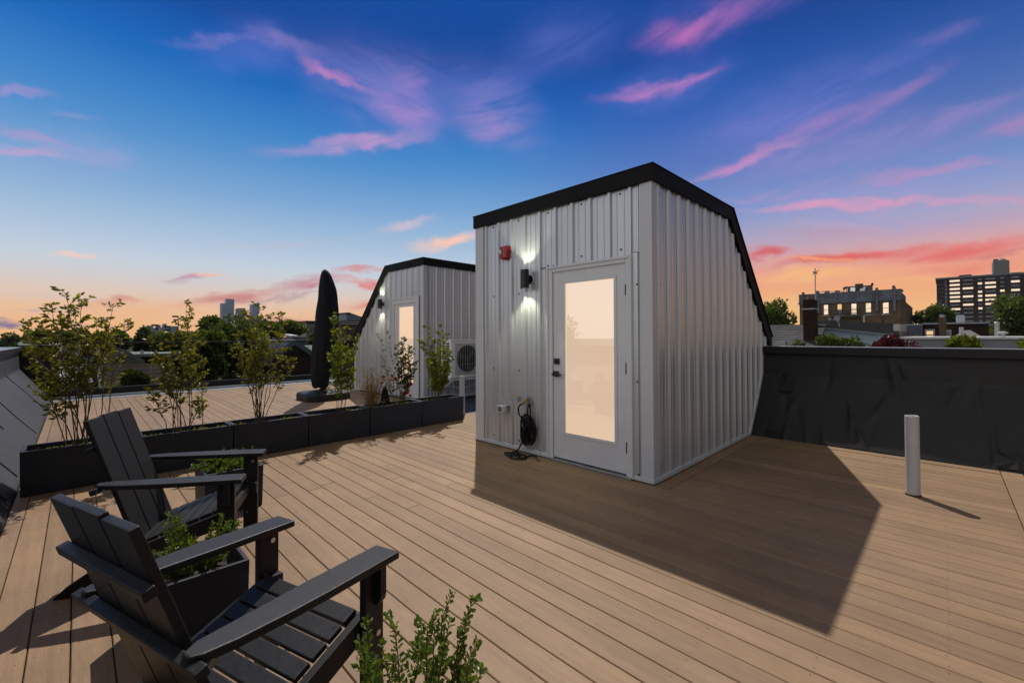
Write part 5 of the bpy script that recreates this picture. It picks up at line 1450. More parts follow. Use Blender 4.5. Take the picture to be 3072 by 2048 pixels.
p0, p1 = xr(2816, 952, K4), xr(2840, 1015, K4)
ch2 = thing('brick_chimney', 'brown brick chimney with metal cap before the dark low building', 'chimney', (K4, p0[1], GROUND))
mb = MB(); mb.box(K4, K4+.7, p1[1], p0[1], GROUND, p0[2]); mb.build('stack', brick_mat('brown_brick', (.13, .085, .055), (.10, .065, .045), (.07, .06, .05)), ch2)
mb = MB(); mb.lathe((K4+.35, (p0[1]+p1[1])/2, p0[2]), [(.11, 0), (.11, .08), (.15, .09), (.15, .12), (.05, .16)], 12); mb.build('chimney_cap', M_galv, ch2)
p0, p1 = xr(2868, 946, K+3), xr(2895, 970, K+3)
tk = thing('roof_tank', 'pale rounded metal tank on the dark low building', 'tank', (K+3, (p0[1]+p1[1])/2, zt1))
mb = MB(); yc_ = (p0[1]+p1[1])/2; hw = abs(p0[1]-p1[1])/2; mb.prism([(yc_-hw*.94, zt1+.1), (yc_+hw*.94, zt1+.1), (yc_+hw, p0[2]-.12), (yc_+hw*.8, p0[2]), (yc_-hw*.8, p0[2]), (yc_-hw, p0[2]-.12)], 'x', K+2.6, K+3.6); mb.build('tank_body', mat('tank_grey', (.33, .36, .40), .5), tk, bevel=.03)
mb = MB(); mb.box(K+2.7, K+3.5, yc_-hw*.7, yc_+hw*.7, zt1+.0, zt1+.099); mb.build('tank_foot', M_frame, tk)
# hipped roof
K5 = 30.0
a, b, c_ = xr(2840, 1013, K5), xr(2975, 1010, K5), xr(2911, 992, K5)
hr = thing('hipped_house', 'low grey hipped roof house behind the long flat roof', 'house', (K5+3, c_[1], GROUND))
ya_, yb_ = b[1], a[1]
mb = MB(); mb.add([(K5, ya_, a[2]-.2), (K5, yb_, a[2]-.2), (K5+6, yb_, a[2]-.2), (K5+6, ya_, a[2]-.2), (K5+3, c_[1]-.1, c_[2]+.05), (K5+3, c_[1]+.1, c_[2]+.05)], [(1, 0, 4, 5), (2, 1, 5), (3, 2, 5, 4), (0, 3, 4)]); mb.build('roof', mat('hip_shingle', (.11, .10, .10), .9, var=.3, scale=8), hr)
mb = MB(); mb.box(K5+.2, K5+5.8, ya_+.2, yb_-.2, GROUND, a[2]-.21); mb.build('wall', mat('house_grey2', (.2, .2, .2), .8), hr)

# ------------------------------------------------------------------ BACKGROUND: left side
def yr(u, v, K_): return on_y(u, v, K_)
M_sky1 = mat('hazy_tower_glass', (.07, .145, .25), .6, var=.08, scale=.02)  # glass blue with the distance haze put into the colour
SG = 'glass towers of the far skyline'
K = 2600.0
def sk(u0, u1, v0, label, name='skyline_tower', v1=None, K_=K, grp=SG, dep=40):
    a, b = yr(u0, v0, K_), yr(u1, v1 or v0, K_)
    t = thing(name, label, 'skyscraper', (a[0], K_, GROUND), 0, grp)
    mb = MB(); mb.prism([(a[0], GROUND), (a[0], a[2]), (b[0], b[2]), (b[0], GROUND)], 'y', K_, K_+dep)
    mb.build('tower_shaft', M_sky1, t)
    mb = MB(); n_ = max(6, int((a[2]-GROUND)/9))
    for k in range(1, n_):
        z_ = GROUND+(min(a[2], b[2])-GROUND)*k/n_; mb.box(a[0]+1, b[0]-1, K_-.8, K_-.1, z_, z_+1.2)
    mb.build('floor_band', mat('tower_band', (.10, .14, .20), .4), t)
    return t
t = sk(665, 703, 909.4, 'tallest stepped glass tower on the far skyline')
a, b = yr(680, 896, K), yr(703, 896, K); z0_ = yr(670, 909.4, K)[2]
mb = MB(); mb.box(a[0], b[0], K, K+40, z0_+.1, a[2]); mb.build('tower_top', M_sky1, t)
sk(713, 735, 924, 'plain slab tower right of the tallest skyline tower')
sk(736, 752, 956, 'low block between the two right hand skyline towers')
sk(755, 778.5, 913, 'skyline tower with slanted top, rightmost of the far skyline', v1=907)
K = 1700.0
FG = 'low blue blocks on the far horizon'
for (u0, u1, v0, lab) in ((423, 444, 981, 'low stepped block at the left end of the horizon skyline'), (444, 460, 976, 'slim block with small top in the left part of the horizon skyline'), (461, 470, 988, 'lowest gap block in the middle of the horizon skyline'), (470, 482, 974, 'narrow tall block in the middle of the horizon skyline'), (484, 496, 981, 'squat block right of the horizon skyline middle'), (491, 500, 971, 'tallest narrow block of the horizon skyline'), (500, 536, 978, 'wide flat block at the right end of the horizon skyline')):
    sk(u0, u1, v0, lab, 'horizon_block', K_=K+(u0 % 7)*6, grp=FG)
# floodlight masts
for u, v0, v1, lab in ((534.6, 947, 1010, 'floodlight mast left of the slim pointed shrub tip, tallest one'), (473.5, 973, 1012, 'short floodlight mast before the horizon skyline'), (510, 977, 1012, 'thin floodlight mast between the other two')):
    Kf = 170.0; a, b = yr(u, v0, Kf), yr(u, v1, Kf)
    t = thing('floodlight_mast', lab, 'floodlight', (a[0], Kf, GROUND), 0, 'floodlight masts on the horizon')
    mb = MB(); mb.tube([(a[0], Kf, GROUND), (a[0], Kf, a[2])], [.22, .13], 6); mb.build('mast', M_frame, t)
    mb = MB(); s_ = -1
    mb.box(a[0]-1.5, a[0]+.1, Kf-.2, Kf+.2, a[2]-.5, a[2]); mb.box(a[0]-1.2, a[0]+.1, Kf-.2, Kf+.2, a[2]-1.5, a[2]-1.1); mb.build('lamp_bank', M_frame, t)

# houses below, beyond the railing
M_shbrown = brick_mat('brown_shingle', (.075, .05, .04), (.055, .038, .031), (.03, .022, .018), bw=.4, bh=.16, msize=.02)
zC = lambda x, y: (150+x*.1722, 950+y*.1722)
def gable_house(name, label, K_, peak, left, right, depth, wall_m, roof_m, trim_m, cat='house', over=.25):
    """gable wall in plane Y=K_, ridge running away"""
    t = thing(name, label, cat, (peak[0], K_, GROUND))
    mb = MB(); mb.prism([(left[0], GROUND), (left[0], left[2]), (peak[0], peak[2]), (right[0], right[2]), (right[0], GROUND)], 'y', K_, K_+depth); mb.build('wall', wall_m, t)
    mb = MB()
    for a_, b_ in ((left, peak), (peak, right)):
        dx, dz = b_[0]-a_[0], b_[2]-a_[2]; ex = over if a_ is left else 0; ey = over if b_ is right else 0; L_ = math.hypot(dx, dz)
        pa_ = (a_[0]-dx/L_*ex, a_[2]-dz/L_*ex); pb_ = (b_[0]+dx/L_*ey, b_[2]+dz/L_*ey)
        mb.prism([(pa_[0], pa_[1]+.02), (pb_[0], pb_[1]+.02), (pb_[0], pb_[1]+.14), (pa_[0], pa_[1]+.14)], 'y', K_-over, K_+depth+over)
    mb.build('roof', roof_m, t)
    mb = MB()
    for a_, b_ in ((left, peak), (peak, right)):
        dx, dz = b_[0]-a_[0], b_[2]-a_[2]; ex = over if a_ is left else 0; ey = over if b_ is right else 0; L_ = math.hypot(dx, dz)
        pa_ = (a_[0]-dx/L_*ex, a_[2]-dz/L_*ex); pb_ = (b_[0]+dx/L_*ey, b_[2]+dz/L_*ey)
        mb.prism([(pa_[0], pa_[1]-.14), (pb_[0], pb_[1]-.14), (pb_[0], pb_[1]+.145), (pa_[0], pa_[1]+.145)], 'y', K_-over-.06, K_-over-.002)
    mb.build('gable_trim', trim_m, t)
    return t
M_beige = mat('beige_siding', (.40, .36, .29), .8, var=.06)
M_tgrey = mat('trim_grey', (.3, .3, .31), .7)
K = 38.0
gable_house('gable_house', 'beige gable house with brown roof beyond the railing', K, yr(*zC(1300, 605), K), yr(*zC(1030, 775), K), yr(*zC(1570, 755), K), 9, M_beige, M_shbrown, M_tgrey)
K = 44.0
gable_house('gable_house', 'grey gable roof house at the left beyond the railing', K, yr(*zC(240, 600), K), yr(*zC(60, 740), K), yr(*zC(560, 740), K), 8, mat('grey_sid', (.17, .17, .18), .8), mat('slate_roof', (.09, .09, .10), .85, var=.3, scale=6), M_tgrey)
K = 42.0
gable_house('gable_house', 'dark gable house just left of the beige gable', K, yr(*zC(880, 610), K), yr(*zC(760, 700), K), yr(*zC(1010, 740), K), 8, mat('dark_sid', (.05, .05, .055), .8), mat('slate_roof2', (.12, .11, .11), .85, var=.3, scale=6), M_tgrey)
# brown shingle roof facing us
K = 24.0
a, b, c_, d_ = yr(*zC(920, 1250), K), yr(*zC(1900, 1250), K), yr(*zC(1040, 830), K+6), yr(*zC(1900, 805), K+6)
t = thing('shingle_house', 'house with wide brown shingle roof slope seen through the glass railing', 'house', ((a[0]+b[0])/2, K+3, GROUND))
zr_ = (c_[2]+d_[2])/2
mb = MB(); mb.add([(a[0], K, a[2]-.3), (b[0]+1, K, a[2]-.3), (b[0]+1, K+6, zr_), (a[0], K+6, zr_), (b[0]+1, K+12, a[2]-.3), (a[0], K+12, a[2]-.3)], [(0, 1, 2, 3), (3, 2, 4, 5)]); mb.build('roof', M_shbrown, t)
mb = MB(); mb.prism([(K+.2, GROUND), (K+.2, a[2]-.35), (K+6, zr_-.15), (K+11.8, a[2]-.35), (K+11.8, GROUND)], 'x', a[0]+.15, b[0]+.85); mb.build('wall', M_beige, t)
mb = MB(); mb.box(a[0]-.06, a[0]-.002, K-.02, K+.25, a[2]-.5, a[2]-.28); mb.tube([(a[0]-.03, K, a[2]-.3), (a[0]-.03, K+6, zr_)], .06, 5); mb.build('rake_trim', M_tgrey, t)
# white flat roof
K = 26.0
a, b = yr(*zC(185, 1165), K), yr(*zC(730, 1165), K); zw = yr(*zC(450, 1160), K)[2]
far = yr(*zC(450, 850), K)
d = ray(*zC(450, 848)); tt = (zw-CAM_H)/d[2]; yfar = d[1]*tt
t = thing('flat_house', 'low house with pale white flat roof beyond the railing, behind the tall shrub', 'house', ((a[0]+b[0])/2, K, GROUND))
mb = MB(); mb.box(a[0]-1.2, b[0], K, min(yfar, 60), GROUND, zw-.1); mb.build('wall', mat('flat_wall', (.22, .22, .23), .8), t)
mb = MB(); mb.box(a[0]-1.2, b[0]+.05, K-.1, min(yfar, 60), zw-.098, zw); mb.build('roof', mat('roof_silver', (.30, .30, .29), .8, var=.2, scale=.6), t)
mb = MB()
for k, (dx, dy, r_) in enumerate(((.6, 1.2, .1), (1.4, 2.4, .07))): mb = MB(); mb.lathe((a[0]+dx, K+dy, zw), [(r_, 0), (r_, .5), (r_*1.6, .52), (r_*1.6, .6)], 10); mb.build('vent', M_galv, t)
# white chimney house
K = 48.0
a, b = yr(*zC(1475, 660), K), yr(*zC(1810, 690), K)
t = thing('flat_house', 'dark house with white roof edge and white chimney right of the beige gable', 'house', (a[0], K, GROUND))
mb = MB(); mb.box(a[0], b[0]+3, K, K+8, GROUND, b[2]); mb.build('wall', M_brickDark, t)
mb = MB(); mb.box(a[0]-.1, b[0]+3, K-.1, K+8, b[2]+.003, a[2]+.05); mb.build('roof', mat('roof_pale', (.45, .45, .44), .8), t)
p0, p1 = yr(*zC(1590, 588), K+1), yr(*zC(1636, 680), K+1); mb = MB(); mb.box(p0[0], p1[0], K+1, K+1.8, a[2]+.06, p0[2]); mb.build('chimney', mat('white_stucco', (.5, .5, .52), .8), t)

# house with red metal roof left of the parasol (gable end towards us)
K = 25.0
zE = lambda x, y: (860+x*.12752, 900+y*.12752)
pk, rt_, = yr(*zE(130, 985), K), yr(*zE(745, 1395), K)
lf_ = np.array([pk[0]-(rt_[0]-pk[0]), K, rt_[2]])
M_maroon = mat('maroon_siding', (.075, .028, .030), .7, var=.12)
M_seam = mat('dark_seam_roof', (.09, .095, .11), .5, var=.1)
rh = gable_house('red_house', 'maroon house with grey metal gable roof left of the parasol', K, pk, lf_, rt_, 9, M_maroon, M_seam, mat('rake_metal', (.20, .23, .26), .5), over=.35)
mb = MB()
za_, zb3 = yr(*zE(200, 1240), K)[2], yr(*zE(200, 1400), K)[2]
mb.prism([(lf_[0]+.9, za_), (pk[0]+1.2, za_), (pk[0]+.0, pk[2]-.1), (pk[0]-.1, pk[2]-.1)], 'y', K-.12, K-.003)
for k in range(7): x_ = lf_[0]+.9+k*.42; mb.box(x_, x_+.03, K-.16, K-.121, za_, min(za_+.4+.1*k, pk[2]-.3))
mb.build('gable_screen', mat('slate_metal', (.04, .04, .045), .6), rh)
mb = MB(); mb.box(pk[0]-.2, rt_[0]-.5, K-.08, K-.002, zb3-.04, zb3+.03); mb.build('siding_band', mat('maroon_band', (.13, .05, .05), .6), rh)
# tan brick building with slim windows
K = 75.0
a, b = yr(*zE(462, 485), K), yr(*zE(850, 485), K)
M_tanw = mat('tan_wall', (.24, .19, .18), .85, var=.08, scale=1)
t = thing('tan_building', 'pale tan building with slim dark windows left of the parasol', 'building', (a[0], K, GROUND))
mb = MB(); mb.box(a[0], b[0], K, K+10, GROUND, a[2]-.4); mb.build('wall', M_tanw, t)
mb = MB(); mb.box(a[0]-.15, b[0]+.15, K-.2, K+10, a[2]-.395, a[2]); mb.build('cornice', M_frame, t)
for x_ in (500, 578, 632, 690, 748):
    p0, p1 = yr(*zE(x_-13, 645), K), yr(*zE(x_+13, 805), K); mb = MB(); mb.box(p0[0], p1[0], K-.06, K-.002, p1[2], p0[2]); mb.build('window', M_dimwin, t)
p0, p1 = yr(*zE(530, 765), K), yr(*zE(700, 830), K); mb = MB(); mb.box(p0[0], p1[0], K-.8, K-.07, p1[2]-.1, p1[2])
for k in range(9): xx = p0[0]+(p1[0]-p0[0])*k/8; mb.tube([(xx, K-.8, p1[2]), (xx, K-.8, p0[2])], .03, 4)
mb.tube([(p0[0], K-.8, p0[2]), (p1[0], K-.8, p0[2])], .04, 4); mb.build('balcony', M_frame, t)
# brown building right of the parasol
K = 72.0
a, b = yr(*zE(1300, 475), K), yr(*zE(2000, 475), K)
t = thing('brown_building', 'brown brick building with banded cornice between parasol and far hut', 'building', (a[0], K, GROUND))
z1_, z2_ = yr(*zE(1500, 600), K)[2], a[2]
mb = MB(); mb.box(a[0], b[0], K, K+12, GROUND, z1_); mb.build('wall', M_brickTan, t)
mb = MB(); mb.box(a[0]-.1, b[0], K-.3, K+12, z1_+.003, z2_); mb.build('cornice', M_frame, t)
mb = MB()
for y_ in (515, 562): zz = yr(*zE(1500, y_), K)[2]; mb.box(a[0]-.1, b[0], K-.42, K-.302, zz-.1, zz+.1)
mb.build('stone_band', M_sill, t)
p0, p1 = yr(*zE(1437, 645), K), yr(*zE(1525, 805), K); mb = MB(); mb.box(p0[0], p1[0], K-.08, K-.002, p1[2], p0[2]); wn = mb.build('window', M_frame, t)
mb = MB(); mb.box(p0[0]+.35, p1[0]-.12, K-.095, K-.081, p1[2]+.1, p0[2]-.12); mb.build('pane', M_dimwin, wn)
p0 = yr(*zE(1412, 470), K+3); pa_, pb_, pc_ = yr(*zE(1412, 300), K+3), yr(*zE(1480, 292), K+3), yr(*zE(1740, 385), K+3)
t = thing('roof_bulkhead', 'grey metal bulkhead with slanted top on the brown building', 'roof shed', (p0[0], K+3, z2_))
mb = MB(); mb.prism([(p0[0], z2_), (pa_[0], pa_[2]), (pb_[0], pb_[2]), (pc_[0], pc_[2]), (pc_[0]+3, pc_[2]), (pc_[0]+3, z2_)], 'y', K+3, K+7); mb.build('bulkhead_wall', mat('bulk_metal', (.15, .2, .24), .6), t)
mb = MB(); mb.box(pa_[0]-.1, pa_[0]+.6, K+2.9, K+7, pa_[2]-.3, pa_[2]+.08); mb.build('bulkhead_cap', M_frame, t)
# silver roofs behind the red house
K = 55.0
a, b = yr(*zE(150, 765), K), yr(*zE(455, 905), K)
t = thing('flat_house', 'small house with silver roof left of the tan building', 'house', (a[0], K, GROUND))
mb = MB(); mb.box(a[0], b[0], K, K+6, GROUND, b[2]+.2); mb.build('wall', mat('dusk_wall', (.13, .13, .15), .8), t)
mb = MB(); mb.hexa([(a[0]-.2, K-.2, b[2]+.22), (b[0]-.9, K-.2, b[2]+.22), (b[0]-.9, K+6, a[2]-.1), (a[0]-.2, K+6, a[2]-.1)], [(a[0]-.2, K-.2, b[2]+.36), (b[0]-.9, K-.2, b[2]+.36), (b[0]-.9, K+6, a[2]+.05), (a[0]-.2, K+6, a[2]+.05)]); mb.build('roof', mat('silver_roof', (.40, .42, .44), .6), t)
K = 34.0
a, b = yr(*zE(515, 1090), K), yr(*zE(850, 1300), K)
t = thing('flat_house', 'house with pale shingle roof between the red house and the parasol', 'house', (a[0], K, GROUND))
mb = MB(); mb.box(a[0], b[0]+2, K, K+7, GROUND, b[2]-.1); mb.build('wall', mat('dusk_wall2', (.16, .18, .2), .8), t)
mb = MB(); mb.hexa([(a[0]-.2, K-.2, b[2]-.08), (b[0]+2, K-.2, b[2]-.08), (b[0]+2, K+5, a[2]-.1), (a[0]-.2, K+5, a[2]-.1)], [(a[0]-.2, K-.2, b[2]+.05), (b[0]+2, K-.2, b[2]+.05), (b[0]+2, K+5, a[2]), (a[0]-.2, K+5, a[2])]); mb.build('roof', mat('pale_shingle', (.33, .33, .33), .8, var=.15, scale=5), t)

# ------------------------------------------------------------------ HAZE
hm = bpy.data.materials.new('haze_air'); hm.use_nodes = True
g = NT(hm.node_tree); out = g.n('ShaderNodeOutputMaterial'); pv = g.n('ShaderNodeVolumePrincipled')
pv.inputs['Color'].default_value = (0.80, 0.88, 1.0, 1); pv.inputs['Density'].default_value = HAZE
g.l(pv.outputs[0], out.inputs['Volume'])
mb = MB(); mb.box(-1500, 3700, -1500, 3700, GROUND-1.0, 245)
stuff(mb.build('haze', hm), 'faint blue air haze that fades the far towers')

# ------------------------------------------------------------------ SKY
SUN = Vector((1.31, 1.515, 3.03)).normalized()
sun_el = math.asin(SUN.z); sun_az = math.atan2(SUN.x, SUN.y)
world = bpy.data.worlds.new('World'); scene.world = world; world.use_nodes = True
g = NT(world.node_tree)
out = g.n('ShaderNodeOutputWorld'); bg = g.n('ShaderNodeBackground')
tc = g.n('ShaderNodeTexCoord')
D = tc.outputs['Generated']
def dot(v):
    nd = g.n('ShaderNodeVectorMath', operation='DOT_PRODUCT'); g.l(D, nd.inputs[0]); nd.inputs[1].default_value = v; return nd.outputs['Value']
fwd = dot((math.cos(YAW), math.sin(YAW), 0)); rgt = dot((math.sin(YAW), -math.cos(YAW), 0)); upz = dot((0, 0, 1))
az = g.math('ARCTAN2', rgt, fwd); el = g.math('ARCSINE', upz)
def aze(px, py):     # picture point in the 2352-wide view -> (azimuth, elevation) of that part of the sky
    d = ray(px*3072/2352, py*3072/2352); d = d/np.linalg.norm(d)
    f_ = d[0]*math.cos(YAW)+d[1]*math.sin(YAW); r_ = d[0]*math.sin(YAW)-d[1]*math.cos(YAW)
    return math.atan2(r_, f_), math.asin(d[2])
def ramp(fac, stops):
    nd = g.n('ShaderNodeValToRGB'); cr = nd.color_ramp; cr.interpolation = 'EASE' if False else 'LINEAR'
    stops = sorted(stops)
    while len(cr.elements) < len(stops): cr.elements.new(0.5)
    for e_, (p_, c_) in zip(cr.elements, stops): e_.position = p_; e_.color = (*c_, 1)
    g.l(fac, nd.inputs[0]); return nd.outputs[0]
EM = R(60)
eln = g.math('DIVIDE', el, EM, clamp=True)
def stops_at(px, L): return [(max(0, aze(px, y)[1]/EM), lin(c)) for y, c in L]
left = stops_at(460, [(772, (246, 182, 116)), (742, (247, 186, 124)), (715, (244, 194, 148)), (685, (234, 202, 178)), (650, (216, 208, 206)), (610, (200, 211, 222)), (570, (183, 202, 224)), (520, (160, 190, 219)), (432, (122, 167, 213)), (330, (80, 144, 205)), (264, (58, 131, 200)), (150, (14, 104, 188)), (60, (0, 86, 174)), (5, (0, 72, 156))])
right = stops_at(1900, [(772, (250, 200, 120)), (720, (252, 188, 110)), (670, (249, 172, 112)), (620, (238, 160, 136)), (570, (204, 164, 176)), (520, (166, 164, 198)), (450, (120, 148, 204)), (325, (84, 118, 188)), (200, (50, 98, 182)), (80, (26, 82, 168)), (5, (18, 72, 156))])
zen = (0.20, 0.19, 0.185)
left += [(41/60, lin((0, 72, 160))), (0.86, (0.08, 0.10, 0.17)), (1.0, zen)]; right += [(41/60, lin((14, 70, 154))), (0.86, (0.08, 0.09, 0.15)), (1.0, zen)]
fmix = g.n('ShaderNodeMapRange', inp={0: az, 1: -0.15, 2: 0.40, 3: 0.0, 4: 1.0}); fmix.interpolation_type = 'SMOOTHSTEP'
sky = g.mix(fmix.outputs[0], ramp(eln, left), ramp(eln, right))
# darker corner at upper right
c0 = g.n('ShaderNodeMapRange', inp={0: az, 1: 0.45, 2: 0.9, 3: 1.0, 4: 0.72})
sky_s = g.n('ShaderNodeVectorMath', operation='SCALE'); g.l(sky, sky_s.inputs[0])
elw = g.n('ShaderNodeMapRange', inp={0: el, 1: 0.25, 2: 0.55, 3: 0.0, 4: 1.0})
g.l(g.math('ADD', 1.0, g.math('MULTIPLY', elw.outputs[0], g.math('SUBTRACT', c0.outputs[0], 1.0))), sky_s.inputs['Scale'])
sky = sky_s.outputs[0]
# cirrus: soft streaks with their own place, heading and tint, broken up by fibrous noise
P2 = g.n('ShaderNodeCombineXYZ'); g.l(az, P2.inputs[0]); g.l(el, P2.inputs[1])
def noise(rot, sx, sy, detail=6.0, rough=0.6, off=(0, 0, 0), dist=0.0):
    mp = g.n('ShaderNodeMapping'); mp.inputs['Rotation'].default_value = (0, 0, rot); mp.inputs['Scale'].default_value = (sx, sy, 1); mp.inputs['Location'].default_value = off
    mp.vector_type = 'POINT'
    vr = g.n('ShaderNodeVectorRotate', rotation_type='Z_AXIS'); vr.inputs['Angle'].default_value = rot; g.l(P2.outputs[0], vr.inputs['Vector'])
    mp.inputs['Rotation'].default_value = (0, 0, 0); g.l(vr.outputs[0], mp.inputs['Vector'])
    nz = g.n('ShaderNodeTexNoise', inp={'Scale': 1.0, 'Detail': detail, 'Roughness': rough, 'Distortion': dist}); g.l(mp.outputs[0], nz.inputs['Vector'])
    return nz
nd_ = noise(0, 6, 11, 8.0, 0.64)
warp = g.n('ShaderNodeVectorMath', operation='SUBTRACT'); g.l(nd_.outputs['Color'], warp.inputs[0]); warp.inputs[1].default_value = (.5, .5, .5)
warps = g.n('ShaderNodeVectorMath', operation='SCALE'); g.l(warp.outputs[0], warps.inputs[0]); warps.inputs['Scale'].default_value = 0.085
PW = g.n('ShaderNodeVectorMath', operation='ADD'); g.l(P2.outputs[0], PW.inputs[0]); g.l(warps.outputs[0], PW.inputs[1])
fibA = noise(R(-14), 4.5, 22.0, 8.0, 0.62, (3, 1, 0), 1.0).outputs['Fac']      # fibres rising to the right
fibB = noise(R(12), 4.5, 21.0, 8.0, 0.62, (9, 4, 0), 1.0).outputs['Fac']      # fibres falling to the right
def wisp(f): return g.n('ShaderNodeMapRange', inp={0: f, 1: 0.34, 2: 0.66, 3: 0.30, 4: 1.12}).outputs[0]
WA, WB = wisp(fibA), wisp(fibB)
CL = 1.0; PINK = False
def streak(col, p0, p1, wid, alpha, fib='A', warpd=True):
    global sky
    a0, e0 = aze(*p0); a1, e1 = aze(*p1)
    if PINK:
        col = tuple(c_*.68+l_*.32 for c_, l_ in zip(col, (176, 158, 206))); wid = wid*1.45
    cx_, cy_ = (a0+a1)/2, (e0+e1)/2; L_ = math.hypot(a1-a0, e1-e0)/2; an_ = math.atan2(e1-e0, a1-a0)
    hw_ = wid*1.306/FPX*(math.cos((a0+a1)/2))
    sb = g.n('ShaderNodeVectorMath', operation='SUBTRACT'); g.l((PW if warpd else P2).outputs[0], sb.inputs[0]); sb.inputs[1].default_value = (cx_, cy_, 0)
    vr = g.n('ShaderNodeVectorRotate', rotation_type='Z_AXIS'); vr.inputs['Angle'].default_value = -an_; g.l(sb.outputs[0], vr.inputs['Vector'])
    ml = g.n('ShaderNodeVectorMath', operation='MULTIPLY'); g.l(vr.outputs[0], ml.inputs[0]); ml.inputs[1].default_value = (1/L_, 1/hw_, 0)
    ln = g.n('ShaderNodeVectorMath', operation='LENGTH'); g.l(ml.outputs[0], ln.inputs[0])
    mr = g.n('ShaderNodeMapRange', inp={0: ln.outputs['Value'], 1: 1.45, 2: 0.0, 3: 0.0, 4: alpha*CL}); mr.interpolation_type = 'SMOOTHERSTEP'
    f_ = g.math('MULTIPLY', mr.outputs[0], WA if fib == 'A' else WB, clamp=True)
    sky = g.mix(f_, sky, lin(col))
MAUVE = (116, 124, 206)
# broad mauve veils
CL = 0.55
streak((150, 138, 206), (690, 150), (1080, 250), 90, .9, 'B'); streak((150, 140, 208), (1020, 150), (1250, 330), 80, .8, 'A'); streak((108, 124, 212), (420, 140), (700, 90), 55, .6, 'B')
streak((120, 128, 214), (1130, 150), (1440, 60), 60, .55, 'A'); streak((128, 128, 210), (1560, 340), (2200, 130), 85, .8, 'A'); streak((158, 142, 204), (1640, 410), (2420, 240), 60, .9, 'A')
streak((110, 104, 200), (1440, 110), (1740, 0), 55, .6, 'A'); streak((126, 130, 214), (1380, 240), (1680, 150), 40, .7, 'A'); streak((168, 156, 206), (1650, 470), (2420, 410), 50, .9, 'A'); streak((150, 164, 216), (0, 330), (350, 360), 60, .8, 'B')
# pink streaks
CL = 0.62
PK = (212, 140, 196)
streak(PK, (690, 140), (840, 212), 14, 1.1, 'B'); streak((190, 140, 208), (840, 225), (1020, 275), 36, .7, 'B'); streak((196, 142, 204), (900, 175), (985, 205), 22, .6, 'A')
streak((216, 158, 204), (600, 346), (1010, 294), 20, 1.1, 'A'); streak((200, 150, 206), (1040, 270), (1210, 320), 40, .75, 'A'); streak((196, 150, 206), (760, 330), (960, 320), 14, .6, 'A')
streak((206, 130, 194), (1380, 236), (1660, 152), 16, 1.1, 'A'); streak((206, 116, 184), (1462, 98), (1740, 6), 28, 1.1, 'A'); streak((170, 112, 190), (1600, 40), (1860, -20), 30, .6, 'A'); streak((196, 126, 196), (1560, 186), (1650, 158), 7, .7, 'A')
streak((220, 146, 192), (1560, 412), (1840, 312), 15, 1.0, 'A'); streak((190, 136, 196), (1790, 330), (2120, 185), 28, .85, 'A'); streak((192, 134, 190), (2020, 230), (2190, 135), 20, .7, 'A'); streak((206, 150, 196), (1700, 372), (1900, 318), 10, .8, 'A')
streak((236, 156, 186), (1680, 488), (2100, 455), 13, 1.2, 'A'); streak((236, 154, 180), (1950, 458), (2440, 448), 10, 1.2, 'A'); streak((208, 144, 190), (1640, 462), (1920, 430), 14, .7, 'A')
streak((198, 142, 190), (1850, 420), (2440, 362), 15, .8, 'A'); streak((196, 132, 182), (2240, 318), (2440, 268), 17, .8, 'A'); streak((184, 140, 200), (2060, 300), (2352, 240), 20, .5, 'A')
streak((196, 150, 206), (-60, 188), (130, 208), 10, .9, 'B'); streak((200, 152, 200), (-60, 268), (170, 330), 15, .9, 'B'); streak((222, 162, 200), (-60, 322), (170, 348), 12, 1.1, 'B'); streak((180, 164, 210), (120, 330), (330, 370), 25, .6, 'B')
streak((196, 170, 206), (110, 245), (240, 262), 9, .5, 'B'); streak((180, 150, 212), (560, 70), (760, 140), 14, .45, 'B'); streak((176, 150, 212), (350, 100), (600, 72), 12, .4, 'B'); streak((172, 140, 206), (2080, 110), (2260, 60), 18, .35, 'A')
# low warm and dusky banks
CL = 1.0
streak((250, 206, 190), (120, 580), (240, 594), 6, 1.3, 'B'); streak((248, 200, 184), (930, 565), (1130, 538), 16, 1.2, 'A'); streak((228, 196, 206), (860, 530), (1010, 500), 14, .7, 'A'); streak((204, 186, 196), (480, 562), (820, 545), 12, .4, 'A')
streak((190, 150, 166), (370, 643), (480, 628), 8, 1.1, 'A'); streak((242, 190, 172), (420, 630), (530, 622), 7, 1.0, 'A'); streak((206, 206, 214), (0, 668), (330, 690), 10, .6, 'B'); streak((214, 206, 206), (330, 655), (640, 640), 12, .6, 'A')
streak((208, 134, 124), (400, 702), (640, 668), 18, 1.25, 'A'); streak((198, 126, 134), (620, 666), (800, 640), 15, 1.3, 'A'); streak((228, 112, 98), (770, 645), (930, 665), 13, 1.4, 'B'); streak((216, 126, 124), (760, 628), (900, 620), 8, 1.2, 'A')
streak((228, 122, 92), (780, 705), (940, 690), 14, 1.1, 'A'); streak((248, 170, 106), (150, 700), (520, 712), 22, .9, 'A'); streak((226, 146, 118), (210, 690), (350, 683), 8, 1.1, 'A'); streak((214, 144, 124), (520, 715), (720, 722), 9, 1.0, 'A')
streak((176, 136, 150), (560, 686), (740, 674), 6, 1.0, 'A'); streak((252, 196, 120), (430, 735), (720, 742), 10, 1.0, 'A'); streak((252, 184, 110), (780, 735), (930, 728), 14, .9, 'A'); streak((206, 160, 160), (90, 728), (250, 736), 6, .7, 'B')
streak((196, 168, 176), (30, 706), (220, 701), 6, .8, 'A'); streak((250, 192, 130), (0, 690), (120, 700), 10, .7, 'B'); streak((122, 104, 140), (-60, 752), (60, 748), 10, 1.3, 'A'); streak((150, 120, 150), (-60, 728), (40, 738), 7, .7, 'A')
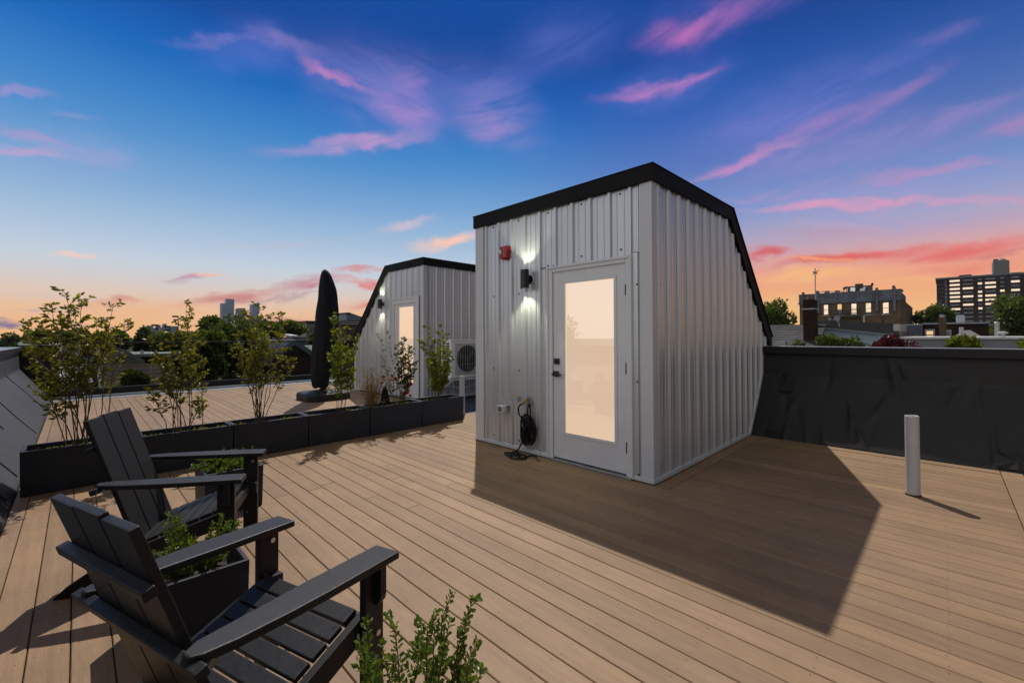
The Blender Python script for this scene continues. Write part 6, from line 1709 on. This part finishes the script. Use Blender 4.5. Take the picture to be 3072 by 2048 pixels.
streak((216, 98, 104), (1690, 590), (1820, 580), 13, 1.3, 'A'); streak((224, 98, 94), (1780, 614), (2130, 562), 15, 1.35, 'A'); streak((230, 108, 102), (1960, 588), (2450, 552), 28, 1.1, 'A'); streak((238, 132, 108), (2080, 628), (2450, 606), 22, 1.0, 'A')
streak((190, 146, 168), (1700, 545), (2100, 520), 14, .55, 'A'); streak((252, 188, 118), (1720, 645), (2050, 622), 18, .9, 'A'); streak((188, 160, 192), (1720, 520), (2352, 500), 11, .7, 'A'); streak((160, 158, 204), (1760, 500), (2352, 486), 7, .8, 'A')
streak((248, 160, 116), (1760, 602), (2010, 598), 7, .9, 'A'); streak((252, 180, 118), (1980, 652), (2352, 642), 9, .9, 'A'); streak((206, 112, 110), (2180, 600), (2420, 575), 8, .8, 'A'); streak((252, 200, 120), (1740, 700), (2000, 690), 16, .8, 'A')
# daylight on the side behind the camera and the open zenith
back = g.n('ShaderNodeMapRange', inp={0: fwd, 1: 0.30, 2: -0.30, 3: 0.0, 4: 1.0}); back.interpolation_type = 'SMOOTHSTEP'
nish = g.n('ShaderNodeTexSky', sky_type='NISHITA', sun_disc=False)
nish.sun_elevation = sun_el; nish.sun_rotation = sun_az
nsc = g.n('ShaderNodeVectorMath', operation='SCALE'); g.l(nish.outputs[0], nsc.inputs[0]); nsc.inputs['Scale'].default_value = 0.03
BACK = (0.585, 0.55, 0.505)
day0 = g.mix(1.0, nsc.outputs[0], BACK, 'ADD')
sidef = g.n('ShaderNodeMapRange', inp={0: rgt, 1: -0.8, 2: 0.7, 3: 1.35, 4: 0.20}); sidef.interpolation_type = 'SMOOTHSTEP'
dsc = g.n('ShaderNodeVectorMath', operation='SCALE'); g.l(day0, dsc.inputs[0]); g.l(sidef.outputs[0], dsc.inputs['Scale'])
day = dsc.outputs[0]
sky = g.mix(back.outputs[0], sky, day)
low = g.n('ShaderNodeMapRange', inp={0: el, 1: -0.02, 2: -0.10, 3: 0.0, 4: 1.0})
sky = g.mix(low.outputs[0], sky, (0.10, 0.09, 0.08))
g.l(sky, bg.inputs['Color']); bg.inputs['Strength'].default_value = 1.0
g.l(bg.outputs[0], out.inputs['Surface'])
world.cycles.sampling_method = 'MANUAL'; world.cycles.sample_map_resolution = 512

sd = bpy.data.lights.new('sun', 'SUN'); sd.energy = 4.2; sd.angle = R(0.53); sd.color = (1.0, 0.93, 0.84)
so = bpy.data.objects.new('sun', sd); COL.objects.link(so)
so.rotation_euler = SUN.to_track_quat('Z', 'Y').to_euler()
so.location = (20, 20, 40)
scene.cycles.use_denoising = True
scene.cycles.max_bounces = 8
scene.cycles.transparent_max_bounces = 12
